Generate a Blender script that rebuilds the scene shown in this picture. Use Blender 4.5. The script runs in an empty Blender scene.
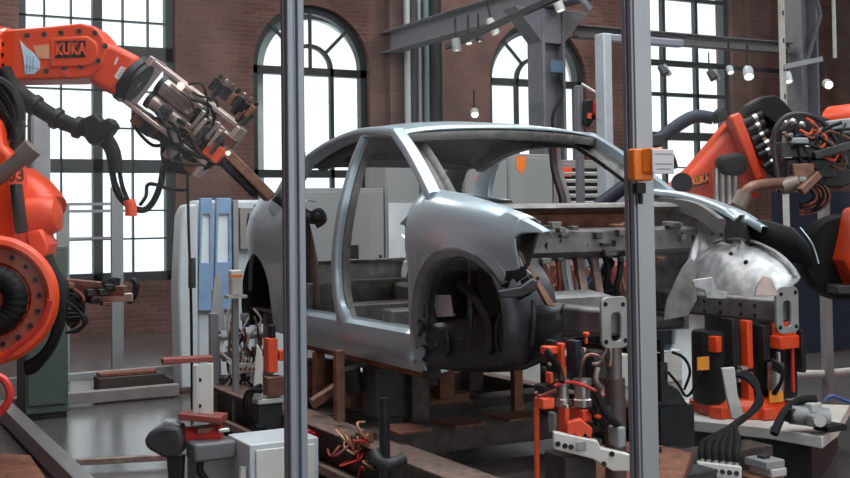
import bpy, bmesh, math, random
from mathutils import Vector, Matrix
random.seed(7)
V = Vector
C = bpy.context.scene.collection
FPX = 1150.0
EYE = 1.65
YAW, PIT, ROL = math.radians(29), math.radians(2.0), math.radians(0.75)
HOR = 212.0
YPP = HOR - FPX * math.tan(PIT)
FW = V((math.sin(YAW) * math.cos(PIT), math.cos(YAW) * math.cos(PIT), math.sin(PIT)))
R0 = V((math.cos(YAW), -math.sin(YAW), 0)); U0 = R0.cross(FW)
RT = R0 * math.cos(ROL) - U0 * math.sin(ROL); UP = U0 * math.cos(ROL) + R0 * math.sin(ROL)
CAM = V((0, 0, EYE))
VF = V((math.sin(YAW), math.cos(YAW), 0)); VR = R0; VU = V((0, 0, 1))

cd = bpy.data.cameras.new('camera'); cam = bpy.data.objects.new('camera', cd); C.objects.link(cam)
cd.sensor_width = 36; cd.lens = FPX * 36 / 850; cd.shift_y = -(239 - YPP) / 850; cd.clip_start = .05
m4 = Matrix((RT, UP, -FW)).transposed().to_4x4(); m4.translation = CAM; cam.matrix_world = m4
bpy.context.scene.camera = cam

# ---------- measuring helpers: photograph pixels -> places in the hall
def ray(px, py):
    d = FW + RT * ((px - 425) / FPX) + UP * ((YPP - py) / FPX)
    return d / d.dot(VF)
def D(px, py, z, dw=0.0): return CAM + ray(px, py) * z + VF * dw
def on_x(px, py, X): d = ray(px, py); return CAM + d * (X / d.x)
def on_y(px, py, Y): d = ray(px, py); return CAM + d * (Y / d.y)
def on_z(px, py, z): d = ray(px, py); return CAM + d * ((z - EYE) / d.z)
def lerp(a, b, t): return a + (b - a) * t
def interp(tab, x):
    if x <= tab[0][0]: return tab[0][1]
    for (a, b), (c, d) in zip(tab, tab[1:]):
        if x <= c: return b + (d - b) * (x - a) / (c - a) if c != a else d
    return tab[-1][1]
def spline(pts, n=6):
    pts = [V(p) for p in pts]
    if len(pts) < 3: return pts
    out = []
    for i in range(len(pts) - 1):
        p0, p1, p2, p3 = pts[max(i - 1, 0)], pts[i], pts[i + 1], pts[min(i + 2, len(pts) - 1)]
        for k in range(n):
            t = k / n
            out.append(.5 * ((2 * p1) + (p2 - p0) * t + (2 * p0 - 5 * p1 + 4 * p2 - p3) * t * t + (3 * p1 - p0 - 3 * p2 + p3) * t ** 3))
    out.append(pts[-1]); return out

# ---------- materials
MATS = {}
def mat(name, col, rough=.5, metal=0.0, var=.12, scale=8, bump=0.0, emit=None, estr=0.0, spec=None, wear=None):
    m = bpy.data.materials.new(name); m.use_nodes = True; nt = m.node_tree; b = nt.nodes['Principled BSDF']
    b.inputs['Roughness'].default_value = rough; b.inputs['Metallic'].default_value = metal
    if spec is not None: b.inputs['Specular IOR Level'].default_value = spec
    tc = nt.nodes.new('ShaderNodeTexCoord'); nz = nt.nodes.new('ShaderNodeTexNoise')
    nz.inputs['Scale'].default_value = scale; nz.inputs['Detail'].default_value = 5
    nt.links.new(tc.outputs['Object'], nz.inputs['Vector'])
    rp = nt.nodes.new('ShaderNodeValToRGB'); nt.links.new(nz.outputs['Fac'], rp.inputs['Fac'])
    rp.color_ramp.elements[0].position = .3; rp.color_ramp.elements[1].position = .7
    lo = [c * (1 - var) for c in col]; hi = [min(1, c * (1 + var)) for c in col]
    if wear: lo = wear
    rp.color_ramp.elements[0].color = (*lo, 1); rp.color_ramp.elements[1].color = (*hi, 1)
    nt.links.new(rp.outputs['Color'], b.inputs['Base Color'])
    if bump:
        bp = nt.nodes.new('ShaderNodeBump'); bp.inputs['Strength'].default_value = bump; bp.inputs['Distance'].default_value = .01
        nt.links.new(nz.outputs['Fac'], bp.inputs['Height']); nt.links.new(bp.outputs['Normal'], b.inputs['Normal'])
    if emit: b.inputs['Emission Color'].default_value = (*emit, 1); b.inputs['Emission Strength'].default_value = estr
    MATS[name] = m; return m
ORANGE = mat('robot orange paint', (.7, .06, .012), .38, 0, .1, 5)
ORANGE2 = mat('orange clamp paint', (.75, .085, .03), .45, 0, .15, 9)
RED = mat('red paint', (.55, .03, .025), .4)
BRED = mat('brown red paint', (.22, .045, .035), .5)
BLACK = mat('black rubber', (.01, .01, .011), .6, 0, .3, 20, spec=.2)
BLKM = mat('black metal', (.018, .018, .02), .45, .2, .3, 12, spec=.3)
DGREY = mat('dark grey steel', (.045, .045, .048), .5, .3, .3, 10, spec=.3)
GREY = mat('grey paint', (.26, .27, .28), .5)
LGREY = mat('light grey paint', (.47, .47, .45), .5)
WHITE = mat('white paint', (.62, .61, .57), .5, 0, .06)
STEEL = mat('machined steel', (.5, .48, .46), .3, .9, .2, 14)
PSTEEL = mat('warm bare steel', (.56, .45, .42), .35, .7, .2, 14)
ALU = mat('anodised aluminium', (.29, .31, .36), .42, .5, .06, 3)
RUST = mat('rusty brown steel', (.19, .075, .045), .6, .25, .45, 12, .2)
SKID = mat('worn skid steel', (.07, .052, .046), .5, .4, .5, 14, .15)
SKIDL = mat('worn light skid flange', (.26, .18, .155), .5, .4, .35, 20, .1)
COPPER = mat('copper brown steel', (.2, .1, .07), .42, .5, .35, 14)
BODY = mat('silver blue body sheet', (.43, .52, .58), .3, .5, .05, 2)
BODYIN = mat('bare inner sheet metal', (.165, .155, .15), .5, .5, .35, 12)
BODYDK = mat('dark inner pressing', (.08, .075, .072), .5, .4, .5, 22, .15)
BRIGHT = mat('bright galvanised sheet', (.42, .425, .43), .46, .6, .3, 18, .25)
LINER = mat('charcoal wheel arch liner', (.03, .033, .038), .42, 0, .4, 9, .15)
DARKIN = mat('dark inner liner', (.012, .013, .015), .65, spec=.2)
BEAM = mat('grey painted girder', (.24, .245, .27), .5, .1)
COLM = mat('column grey paint', (.17, .175, .195), .5, .1)
FRAME = mat('dark green window frame', (.025, .032, .034), .5)
NAVY = mat('navy panel', (.014, .018, .034), .5, spec=.3)
BLUE = mat('blue cable', (.04, .07, .22), .5)
BLUEP = mat('blue machine paint', (.2, .32, .5), .45)
OFFW = mat('off white machine panel', (.5, .54, .57), .4, 0, .06)
GREEN = mat('dark green cabinet paint', (.06, .085, .07), .5)
CAB = mat('cabinet grey paint', (.25, .26, .26), .5, 0, .05, 2)
CAB2 = mat('warm grey cabinet paint', (.24, .23, .215), .5, 0, .05, 2)
SWO = mat('safety orange plastic', (.85, .2, .015), .4, 0, .05)
PAPER = mat('white plastic plate', (.68, .64, .66), .45, 0, .04)
INK = mat('faded print', (.3, .28, .34), .6)
TAN = mat('tan decal', (.6, .3, .16), .5)
SKYB = mat('pale blue decal', (.5, .68, .78), .4)
LAMPW = mat('lit lamp lens', (1, .95, .85), .4, emit=(1, .93, .82), estr=3)
LAMPO = mat('lit warm lens', (1, .8, .6), .4, emit=(1, .8, .55), estr=3)
YEL = mat('amber sticker', (.8, .3, .03), .5)

def glass_mat(name, tint, refl):
    m = bpy.data.materials.new(name); m.use_nodes = True; nt = m.node_tree; nt.nodes.clear()
    o = nt.nodes.new('ShaderNodeOutputMaterial'); mx = nt.nodes.new('ShaderNodeMixShader')
    t = nt.nodes.new('ShaderNodeBsdfTransparent'); g = nt.nodes.new('ShaderNodeBsdfGlossy')
    t.inputs['Color'].default_value = (*tint, 1); g.inputs['Roughness'].default_value = .02
    mx.inputs['Fac'].default_value = refl
    nt.links.new(t.outputs[0], mx.inputs[1]); nt.links.new(g.outputs[0], mx.inputs[2]); nt.links.new(mx.outputs[0], o.inputs[0])
    MATS[name] = m; return m
GLASS = glass_mat('clear fence glass', (.985, .99, .99), .0035)
WGLASS = glass_mat('window glass', (.97, .99, 1), .04)

def brick_mat():
    m = bpy.data.materials.new('dark red brick'); m.use_nodes = True; nt = m.node_tree; b = nt.nodes['Principled BSDF']
    tc = nt.nodes.new('ShaderNodeTexCoord'); sp = nt.nodes.new('ShaderNodeSeparateXYZ'); ad = nt.nodes.new('ShaderNodeMath'); cb = nt.nodes.new('ShaderNodeCombineXYZ')
    nt.links.new(tc.outputs['Object'], sp.inputs[0]); nt.links.new(sp.outputs['X'], ad.inputs[0]); nt.links.new(sp.outputs['Y'], ad.inputs[1])
    nt.links.new(ad.outputs[0], cb.inputs['X']); nt.links.new(sp.outputs['Z'], cb.inputs['Y'])
    br = nt.nodes.new('ShaderNodeTexBrick'); nt.links.new(cb.outputs[0], br.inputs['Vector'])
    br.inputs['Scale'].default_value = 1; br.inputs['Brick Width'].default_value = .22; br.inputs['Row Height'].default_value = .068; br.inputs['Mortar Size'].default_value = .008
    br.inputs['Color1'].default_value = (.2, .1, .085, 1); br.inputs['Color2'].default_value = (.14, .072, .063, 1); br.inputs['Mortar'].default_value = (.18, .13, .12, 1)
    nz = nt.nodes.new('ShaderNodeTexNoise'); nz.inputs['Scale'].default_value = 1.3; nz.inputs['Detail'].default_value = 6; nt.links.new(tc.outputs['Object'], nz.inputs['Vector'])
    rp = nt.nodes.new('ShaderNodeValToRGB'); rp.color_ramp.elements[0].position = .35; rp.color_ramp.elements[0].color = (.6, .55, .55, 1); rp.color_ramp.elements[1].position = .7; rp.color_ramp.elements[1].color = (1.1, 1.05, 1.05, 1)
    nt.links.new(nz.outputs['Fac'], rp.inputs[0])
    mx = nt.nodes.new('ShaderNodeMix'); mx.data_type = 'RGBA'; mx.blend_type = 'MULTIPLY'; mx.inputs['Factor'].default_value = 1
    nt.links.new(br.outputs['Color'], mx.inputs['A']); nt.links.new(rp.outputs[0], mx.inputs['B']); nt.links.new(mx.outputs['Result'], b.inputs['Base Color'])
    b.inputs['Roughness'].default_value = .85
    bp = nt.nodes.new('ShaderNodeBump'); bp.inputs['Strength'].default_value = .4; bp.inputs['Distance'].default_value = .01; nt.links.new(br.outputs['Fac'], bp.inputs['Height']); bp.invert = True
    nt.links.new(bp.outputs[0], b.inputs['Normal']); return m
BRICK = brick_mat()
FLOOR = mat('polished grey hall floor', (.085, .08, .077), .2, 0, .25, 1.2)
CEIL = mat('grey ceiling paint', (.22, .22, .23), .8)

# ---------- mesh builder
class MB:
    def __init__(s, M=None): s.v = []; s.f = []; s.M = M
    def add(s, vs, fs):
        o = len(s.v); s.v += [(s.M @ V(p)) if s.M else V(p) for p in vs]; s.f += [[i + o for i in f] for f in fs]; return s
    def box(s, c, d, R=None):
        c = V(c); h = [x / 2 for x in d]; vs = []
        for i in (-1, 1):
            for j in (-1, 1):
                for k in (-1, 1):
                    p = V((i * h[0], j * h[1], k * h[2])); vs.append(c + (R @ p if R else p))
        return s.add(vs, [[0, 1, 3, 2], [4, 6, 7, 5], [0, 4, 5, 1], [2, 3, 7, 6], [0, 2, 6, 4], [1, 5, 7, 3]])
    def bb(s, x0, y0, z0, x1, y1, z1): return s.box(((x0 + x1) / 2, (y0 + y1) / 2, (z0 + z1) / 2), (abs(x1 - x0), abs(y1 - y0), abs(z1 - z0)))
    def bar(s, a, b, w, h, up=VU):
        a, b = V(a), V(b); x = (b - a); L = x.length; x.normalize(); up = V(up)
        y = up.cross(x)
        if y.length < 1e-4: y = V((1, 0, 0)).cross(x)
        y.normalize(); z = x.cross(y); return s.box((a + b) / 2, (L, w, h), Matrix((x, y, z)).transposed())
    def tube(s, pts, r, n=8, sm=True, k=5):
        pts = spline(pts, k) if sm else [V(p) for p in pts]
        rs = r if callable(r) else (lambda t: r)
        vs = []; fs = []; N = len(pts); prev = None
        for i, p in enumerate(pts):
            t = (pts[min(i + 1, N - 1)] - pts[max(i - 1, 0)])
            if t.length < 1e-7: t = V((0, 0, 1))
            t.normalize()
            if prev is None: a = t.orthogonal().normalized()
            else:
                a = prev - t * prev.dot(t)
                a = a.normalized() if a.length > 1e-5 else t.orthogonal().normalized()
            prev = a; b = t.cross(a); rr = rs(i / max(N - 1, 1))
            for j in range(n):
                th = 2 * math.pi * j / n; vs.append(p + (a * math.cos(th) + b * math.sin(th)) * rr)
        for i in range(N - 1):
            for j in range(n):
                j2 = (j + 1) % n; fs.append([i * n + j, i * n + j2, (i + 1) * n + j2, (i + 1) * n + j])
        fs.append(list(range(n))[::-1]); fs.append([(N - 1) * n + j for j in range(n)])
        return s.add(vs, fs)
    def cyl(s, a, b, r, r2=None, n=20):
        r2 = r if r2 is None else r2; return s.tube([a, b], lambda t: r + (r2 - r) * t, n, False)
    def lathe(s, prof, o, axis, n=40):
        o = V(o); t = V(axis).normalized(); a = t.orthogonal().normalized(); b = t.cross(a); vs = []; fs = []
        for (r, h) in prof:
            for j in range(n):
                th = 2 * math.pi * j / n; vs.append(o + t * h + (a * math.cos(th) + b * math.sin(th)) * r)
        for i in range(len(prof) - 1):
            for j in range(n):
                j2 = (j + 1) % n; fs.append([i * n + j, i * n + j2, (i + 1) * n + j2, (i + 1) * n + j])
        return s.add(vs, fs)
    def prism(s, pts, vec):
        n = len(pts); vec = V(vec); vs = [V(p) for p in pts] + [V(p) + vec for p in pts]
        fs = [list(range(n)), list(range(2 * n - 1, n - 1, -1))] + [[i, i + n, (i + 1) % n + n, (i + 1) % n] for i in range(n)]
        return s.add(vs, fs)
    def pxp(s, pp, z, t, dw=0.0): return s.prism([D(x, y, z, dw - t / 2) for x, y in pp], VF * t)
    def ring(s, outer, inner, vec):                  # plate with a hole
        n = len(outer); vec = V(vec); vs = [V(p) for p in outer] + [V(p) for p in inner]; vs += [p + vec for p in vs]; fs = []
        for i in range(n):
            j = (i + 1) % n
            fs += [[i, j, n + j, n + i], [2 * n + i, 3 * n + i, 3 * n + j, 2 * n + j], [i, 2 * n + i, 2 * n + j, j], [n + i, n + j, 3 * n + j, 3 * n + i]]
        return s.add(vs, fs)
    def grid(s, P):
        r, c = len(P), len(P[0]); return s.add([p for row in P for p in row], [[i * c + j, i * c + j + 1, (i + 1) * c + j + 1, (i + 1) * c + j] for i in range(r - 1) for j in range(c - 1)])
    def ball(s, c, r, n=12):
        return s.lathe([(max(r * math.sin(math.pi * i / n), 1e-4), -r * math.cos(math.pi * i / n)) for i in range(n + 1)], c, (0, 0, 1), 2 * n)
    def abox(s, x0, y0, x1, y1, z, d):
        cx, cy = (x0 + x1) / 2, (y0 + y1) / 2; a = YAW + math.atan((cx - 425) / FPX); W = (x1 - x0) * z / FPX; d = min(d, .6 * W / max(math.sin(a), .15))
        return s.box(D(cx, cy, z), (max((W - d * math.sin(a)) / math.cos(a), .01), d, (y1 - y0) * z / FPX))
    def build(s, name, m, root=None, bevel=0.0, solid=0.0, smooth=True, seg=2, loc=None, off=-1, ang=35):
        me = bpy.data.meshes.new(name); o = bpy.data.objects.new(name, me)
        org = V(loc) if loc else V((0, 0, 0))
        if root is not None: org = ORG[root.name]
        me.from_pydata([tuple(p - org) for p in s.v], [], s.f); me.validate()
        bm = bmesh.new(); bm.from_mesh(me); bmesh.ops.recalc_face_normals(bm, faces=bm.faces); bm.to_mesh(me); bm.free()
        me.materials.append(m); C.objects.link(o)
        if root is not None: o.parent = root
        else: o.location = org
        ORG[o.name] = org
        if smooth:
            for p in me.polygons: p.use_smooth = True
            me.set_sharp_from_angle(angle=math.radians(ang))
        if solid: md = o.modifiers.new('solid', 'SOLIDIFY'); md.thickness = solid; md.offset = off
        if bevel: md = o.modifiers.new('bevel', 'BEVEL'); md.width = bevel; md.segments = seg; md.limit_method = 'ANGLE'; md.angle_limit = math.radians(40)
        return o
ORG = {}
def tag(o, label, cat, group=None):
    o['label'] = label; o['category'] = cat
    if group: o['group'] = group
    return o
def thing(name, label, cat, loc, group=None):
    o = bpy.data.objects.new(name, None); C.objects.link(o); o.location = loc; o.empty_display_size = .1; ORG[o.name] = V(loc); return tag(o, label, cat, group)
def struct(o): o['kind'] = 'structure'; return o
def text(name, s, m, root, o, ex, ey, size, t=.002, wx_=1.0):
    cu = bpy.data.curves.new('t', 'FONT'); cu.body = s; cu.size = size; cu.extrude = t; cu.offset = size * .035; cu.align_x = 'CENTER'; cu.align_y = 'CENTER'
    to = bpy.data.objects.new('t', cu); C.objects.link(to); bpy.context.view_layer.update()
    me = bpy.data.meshes.new_from_object(to.evaluated_get(bpy.context.evaluated_depsgraph_get())); bpy.data.objects.remove(to)
    ex = V(ex).normalized(); ey = V(ey).normalized(); ez = ex.cross(ey); M = Matrix((ex * wx_, ey, ez)).transposed().to_4x4(); M.translation = V(o)
    b = MB(); b.add([M @ v.co for v in me.vertices], [list(p.vertices) for p in me.polygons]); return b.build(name, m, root, smooth=False)
def cable(root, pts, r, m=BLACK, name='cable', n=8): return MB().tube(pts, r, n).build(name, m, root)
def pxcable(root, pts, z, r, m=BLACK, name='cable', jit=.0): return cable(root, [D(p[0], p[1], z + (p[2] if len(p) > 2 else 0) + random.uniform(-jit, jit)) for p in pts], r, m, name)
# ================= SETTING
WY = 16.2; X0, X1 = -3.5, 24.0; Y0 = -7.0; HT = 8.0; TH = .45
def wx(px): return on_y(px, 150, WY).x
wins = [('rect', wx(19), wx(176), .72, 7.2), ('arch', wx(254), wx(371), .72, None), ('arch', wx(491), wx(588), .72, None), ('rect', wx(637), wx(735), .72, 7.2)]
ARCH_SPRING = on_y(312, 68, WY).z
b = MB(); xs = X0
for kind, a, c, z0, z1 in wins:
    b.bb(xs, WY, 0, a, WY + TH, HT); b.bb(a, WY, 0, c, WY + TH, z0)
    if kind == 'rect': b.bb(a, WY, z1, c, WY + TH, HT)
    else:
        r = (c - a) / 2; cx = (a + c) / 2; zs = ARCH_SPRING
        arc = [(cx - r * math.cos(math.pi * i / 24), WY, zs + r * math.sin(math.pi * i / 24)) for i in range(25)]
        for i in range(24):
            p, q = arc[i], arc[i + 1]; b.prism([p, q, (q[0], WY, HT), (p[0], WY, HT)], (0, TH, 0))
    xs = c
b.bb(xs, WY, 0, X1, WY + TH, HT)
struct(b.build('wall_back', BRICK, smooth=False))
# brick pilasters at the wall are part of it
b = MB(); b.bb(wx(372) + .25, WY - .18, 0, wx(455), WY - .002, HT); b.bb(wx(745), WY - .2, 0, wx(790), WY - .002, HT); struct(b.build('trim_1', BRICK, smooth=False))
struct(MB().bb(X0, Y0, -.1, X1, WY + TH, 0).build('floor', FLOOR, smooth=False))
struct(MB().bb(X0 - .3, Y0, 0, X0, WY + TH, HT).build('wall_left', BRICK, smooth=False))
struct(MB().bb(X1, Y0, 0, X1 + .3, WY + TH, HT).build('wall_right', BRICK, smooth=False))
b = MB()
for x0, x1 in ((X0, 0), (8, 24)): b.bb(x0, Y0, HT, x1, WY + TH, HT + .2)
b.bb(0, 9.5, HT, 8, WY + TH, HT + .2); b.bb(0, Y0, HT, 8, -2, HT + .2)
struct(b.build('ceiling', CEIL, smooth=False))
b = MB(); xs = X0
for a in (-2, 2, 6, 10, 14, 18):
    b.bb(xs, Y0 - .4, 0, a, Y0, HT); b.bb(a, Y0 - .4, 0, a + 2.4, Y0, .9); b.bb(a, Y0 - .4, 6.5, a + 2.4, Y0, HT); xs = a + 2.4
b.bb(xs, Y0 - .4, 0, X1, Y0, HT); struct(b.build('wall_front', BRICK, smooth=False))
for n, (kind, a, c, z0, z1) in enumerate(wins):
    b = MB(); y = WY + .12; fw = .11
    def vbar(x, za, zb, w, d=.08): b.bb(x - w / 2, y, za, x + w / 2, y + d, zb)
    def hbar(z, xa, xb, w, d=.08): b.bb(xa, y, z - w / 2, xb, y + d, z + w / 2)
    cx = (a + c) / 2
    if kind == 'rect':
        vbar(a + fw / 2, z0, z1, fw, .14); vbar(c - fw / 2, z0, z1, fw, .14); hbar(z0 + .06, a, c, .14, .14)
        t = on_y(100, 50, WY).z if n == 0 else on_y(690, 49, WY).z
        if n == 0:
            vbar(cx, z0, z1, .13, .12); hbar(t, a, c, .2, .12); hbar(t - 1.62, a, c, .19, .12)
            for k in (1, 2, 4, 5): vbar(a + (c - a) * k / 6, t, z1, .02)
            for k in (.27, .73): vbar(a + (c - a) * k, z0, t, .02)
        else:
            for k in (1, 2): vbar(a + (c - a) * k / 3, z0, z1, .07, .1)
            hbar(t - .25, a, c, .07, .1); hbar(t - .85, a, c, .07, .1); hbar(t - 1.62, a, c, .15, .12); hbar(t + .95, a, c, .07, .1)
        for zz in (t + .45, t + .9, t - .55, t - 1.08, t - 2.25, t - 2.65) if n == 0 else (t - 2.2,): hbar(zz, a, c, .024)
    else:
        r = (c - a) / 2; zs = ARCH_SPRING; vbar(a + fw / 2, z0, zs, fw, .14); vbar(c - fw / 2, z0, zs, fw, .14); hbar(z0 + .06, a, c, .14, .14); hbar(zs - .04, a, c, .12, .14)
        N = 28; P = lambda rr, i: (cx + rr * math.cos(math.pi * i / N), y, zs + rr * math.sin(math.pi * i / N))
        for rr, w in ((r, fw), (r * .4, .06)):
            for i in range(N): b.prism([P(rr, i), P(rr, i + 1), P(rr - w, i + 1), P(rr - w, i)], (0, .14 if rr == r else .08, 0))
        for k in (.25, .5, .75): b.bar(P(r * .4 if k != .5 else 0.01, N * k), P(r - .05, N * k), .035, .05)
        vbar(cx - r * .38, z0, zs, .06); vbar(cx + r * .38, z0, zs, .06)
        hbar(zs - 1.62, a, c, .12)
        for zz in (zs - 2.2,): hbar(zz, a, c, .024)
    if kind == 'arch':
        e = MB(); N2 = 24; Q = lambda rr, dx, i: (cx + dx + rr * math.cos(math.pi * i / N2), WY + TH + .02, zs + rr * math.sin(math.pi * i / N2))
        for i in range(N2): e.prism([Q(r + .1, 0, i), Q(r + .1, 0, i + 1), Q(r * .86, .2, i + 1), Q(r * .86, .2, i)], (0, .12, 0))
        e.bb(a - .1, WY + TH + .02, z0, cx + .2 - r * .86, WY + TH + .14, zs)
        struct(e.build('trim_%d' % (n + 2), mat('pale render of the outer arch %d' % n, (.55, .62, .62), .7), smooth=False))
    w = b.build('window_%d' % (n + 1), FRAME, smooth=False); struct(w)
    g = MB()
    if kind == 'rect': g.bb(a, y + .05, z0, c, y + .06, z1)
    else: g.prism([(a, y + .05, z0)] + [(cx - r * math.cos(math.pi * i / 20), y + .05, zs + r * math.sin(math.pi * i / 20)) for i in range(21)] + [(c, y + .05, z0)], (0, .01, 0))
    g.build('glass', WGLASS, w, smooth=False)

# ================= LIGHT
w = bpy.data.worlds.new('sky'); bpy.context.scene.world = w; w.use_nodes = True
bg = w.node_tree.nodes['Background']; bg.inputs[0].default_value = (.92, .97, 1, 1); bg.inputs[1].default_value = 1.5
def area(name, loc, tgt, sx, sy, e, col=(1, 1, 1)):
    l = bpy.data.lights.new(name, 'AREA'); l.shape = 'RECTANGLE'; l.size = sx; l.size_y = sy; l.energy = e; l.color = col
    o = bpy.data.objects.new(name, l); C.objects.link(o); o.location = loc; o.rotation_euler = (V(tgt) - V(loc)).to_track_quat('-Z', 'Y').to_euler(); return o
area('overhead_fill', (4, 3.8, HT - .05), (4, 4.0, 0), 7.6, 11, 880, (.95, .98, 1))  # unseen area light added overhead for soft, cool top light
for k, a in enumerate((-2, 2, 6, 10)): area('window_daylight', (a + 1.2, Y0 + .05, 3.7), (a + 1.2, 5, 1.5), 2.4, 5.4, 75, (.95, .98, 1))
for x, y in ((1.5, 12.5), (11, 13), (12, 6)): area('ceiling_fill', (x, y, HT - .3), (x, y, 0), 1.2, 1.2, 220, (1, .93, .85))  # unseen warm area lights added under the ceiling as fill
vs = bpy.context.scene.view_settings; vs.view_transform = 'Standard'; vs.look = 'None'; vs.gamma = 1; vs.use_curve_mapping = False; vs.exposure = 0.0
# ================= CAR BODY SHELL
XC = 3.85; HW = .9; YF, YR = 5.05, 7.93; WR = .365; WZF, WZR = 1.075, 1.0
def xs_(y, z):
    x = XC - HW; y = min(max(y, 4.25), 8.6); z = min(max(z, .5), 2.3)
    if y < 5.3: x += .26 * (5.3 - y) ** 1.5
    if y > 7.7: x += .2 * ((y - 7.7) / .8) ** 2
    if z > 1.62: x += .30 * (z - 1.62)
    if z < 1.05: x += .12 * (1.05 - z)
    return x
def S(px, py, off=0.0):
    x = XC - HW
    for _ in range(40):
        p = on_x(px, py, x + off); x = .7 * x + .3 * xs_(p.y, p.z)
    return on_x(px, py, x + off)
def SP(y, z, off=0.0): return V((xs_(y, z) + off, y, z))
def mir(p): return V((2 * XC - p[0], p[1], p[2]))
car = thing('car_body_shell', 'bare silver blue sedan body shell without doors, bonnet or wheels', 'car body', (XC, 6.3, .78))
def both(name, fn, m, **k):
    for f in (lambda p: V(p), mir):
        b = MB(); fn(b, f); b.build(name, m, car, **k)
def sweep(b, f, pts, w, d, n=6, wdir=None):
    """pillar: rounded strip along pts on the body side, w wide, d deep towards the cabin"""
    P = spline(pts, n); N = len(P); rows = []
    for i, p in enumerate(P):
        t = (P[min(i + 1, N - 1)] - P[max(i - 1, 0)]).normalized(); s = V((1, 0, 0)); a = s.cross(t).normalized()
        ww = w(i / (N - 1)) if callable(w) else w
        prof = [(-.5, 1), (-.5, .35), (-.36, .1), (-.12, 0), (.12, 0), (.36, .1), (.5, .35), (.5, 1)]
        rows.append([f(p + a * (u * ww) + s * (v * d)) for u, v in prof] + [f(p + a * (-.5 * ww) + s * d)])
    b.grid(rows); k = len(rows[0]); o = len(b.v) - k * N
    b.f.append([o + j for j in range(k - 1)]); b.f.append([o + k * (N - 1) + j for j in range(k - 1)][::-1])
# roof
zh = lambda y: interp([(5.8, 2.15), (6.0, 2.195), (6.4, 2.235), (6.9, 2.225), (7.3, 2.15), (7.62, 2.01)], y)
rows = []
for i in range(15):
    t = i / 14; row = []
    for j in range(17):
        u = j / 8 - 1; y = lerp(5.93 - .1 * (1 - u * u), 7.5 + .1 * (1 - u * u), t); hw = .755 - .06 * t
        row.append(V((XC + u * hw, y, zh(y) - .055 * u ** 2 - .03 * u ** 8)))
    rows.append(row)
MB().grid(rows).build('roof', BODY, car, solid=.012, bevel=0)
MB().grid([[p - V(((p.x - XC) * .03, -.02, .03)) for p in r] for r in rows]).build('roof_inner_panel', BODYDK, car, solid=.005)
b = MB()
for yb, dz in ((5.93, .05), (6.75, .03), (7.4, .06)):
    rr = []
    for j in range(17):
        u = j / 8 - 1; x = XC + u * (.74 if yb < 6.2 else .7); y = yb - (.1 * (1 - u * u) if yb < 6.2 else 0); z = zh(y) - .055 * u * u - .02
        rr.append([V((x, y, z)), V((x, y + .01, z - dz)), V((x, y + .11, z - dz)), V((x, y + .12, z - .005))])
    b.grid(rr)
b.build('roof_bow', BODYDK, car, solid=.006)
# pillars and side frames, near side measured, far side mirrored
Apts = [S(427, 197), S(418, 178), S(404, 152), S(391, 133)]
rail = [S(391, 133), S(374, 132), S(350, 135), S(324, 146), S(303, 160)]
Bpts = [S(361, 137), S(349, 167), S(339, 205), S(333, 243), S(332, 274), S(335, 305), S(342, 330)]
both('a_pillar', lambda b, f: sweep(b, f, Apts, .07, .07), BODY)
both('roof_rail', lambda b, f: sweep(b, f, rail, .07, .1), BODY)
both('b_pillar_inner', lambda b, f: sweep(b, f, [p + V((.05, -.03, 0)) for p in spline(Bpts, 3)], lambda t: .03 + .02 * t, .05), BODYIN)
both('b_pillar', lambda b, f: sweep(b, f, Bpts, lambda t: .055 + .025 * t + .5 * max(0, t - .84), .06), BODY)
y0s, y1s = 5.42, 7.38
both('sill', lambda b, f: b.grid([[f(SP(y, z, o)) for z, o in ((1.0, .16), (1.005, .04), (.985, .012), (.93, 0), (.86, 0), (.82, .015), (.785, .03), (.78, .1), (.8, .2))] for y in [lerp(y0s, y1s, i / 10) for i in range(11)]]), BODY, solid=.008, off=0)
both('sill_flange', lambda b, f: b.prism([f(SP(5.45, .775, .06)), f(SP(7.35, .775, .06)), f(SP(7.35, .74, .06)), f(SP(5.45, .74, .06))], f((.012, 0, 0)) - f((0, 0, 0))), RUST)
# inner reinforcements carry the punched holes of bare pressings
def inner_rail(b, f):
    for k, pts in ((0, Apts[::-1]), (1, rail)):
        P = [p + V((.075, 0, -.02)) for p in spline(pts, 4)]
        b.grid([[f(p), f(p + V((.05, 0, -.05))), f(p + V((.1, 0, -.045))), f(p + V((.13, 0, 0)))] for p in P])
both('inner_rail', inner_rail, BODYDK, solid=.006)
def holes(name, L):
    for f in (lambda p: V(p), mir):
        for a, c, r in L: MB().cyl(f(a), f(c), r, n=9).build(name, DARKIN, car)
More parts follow.
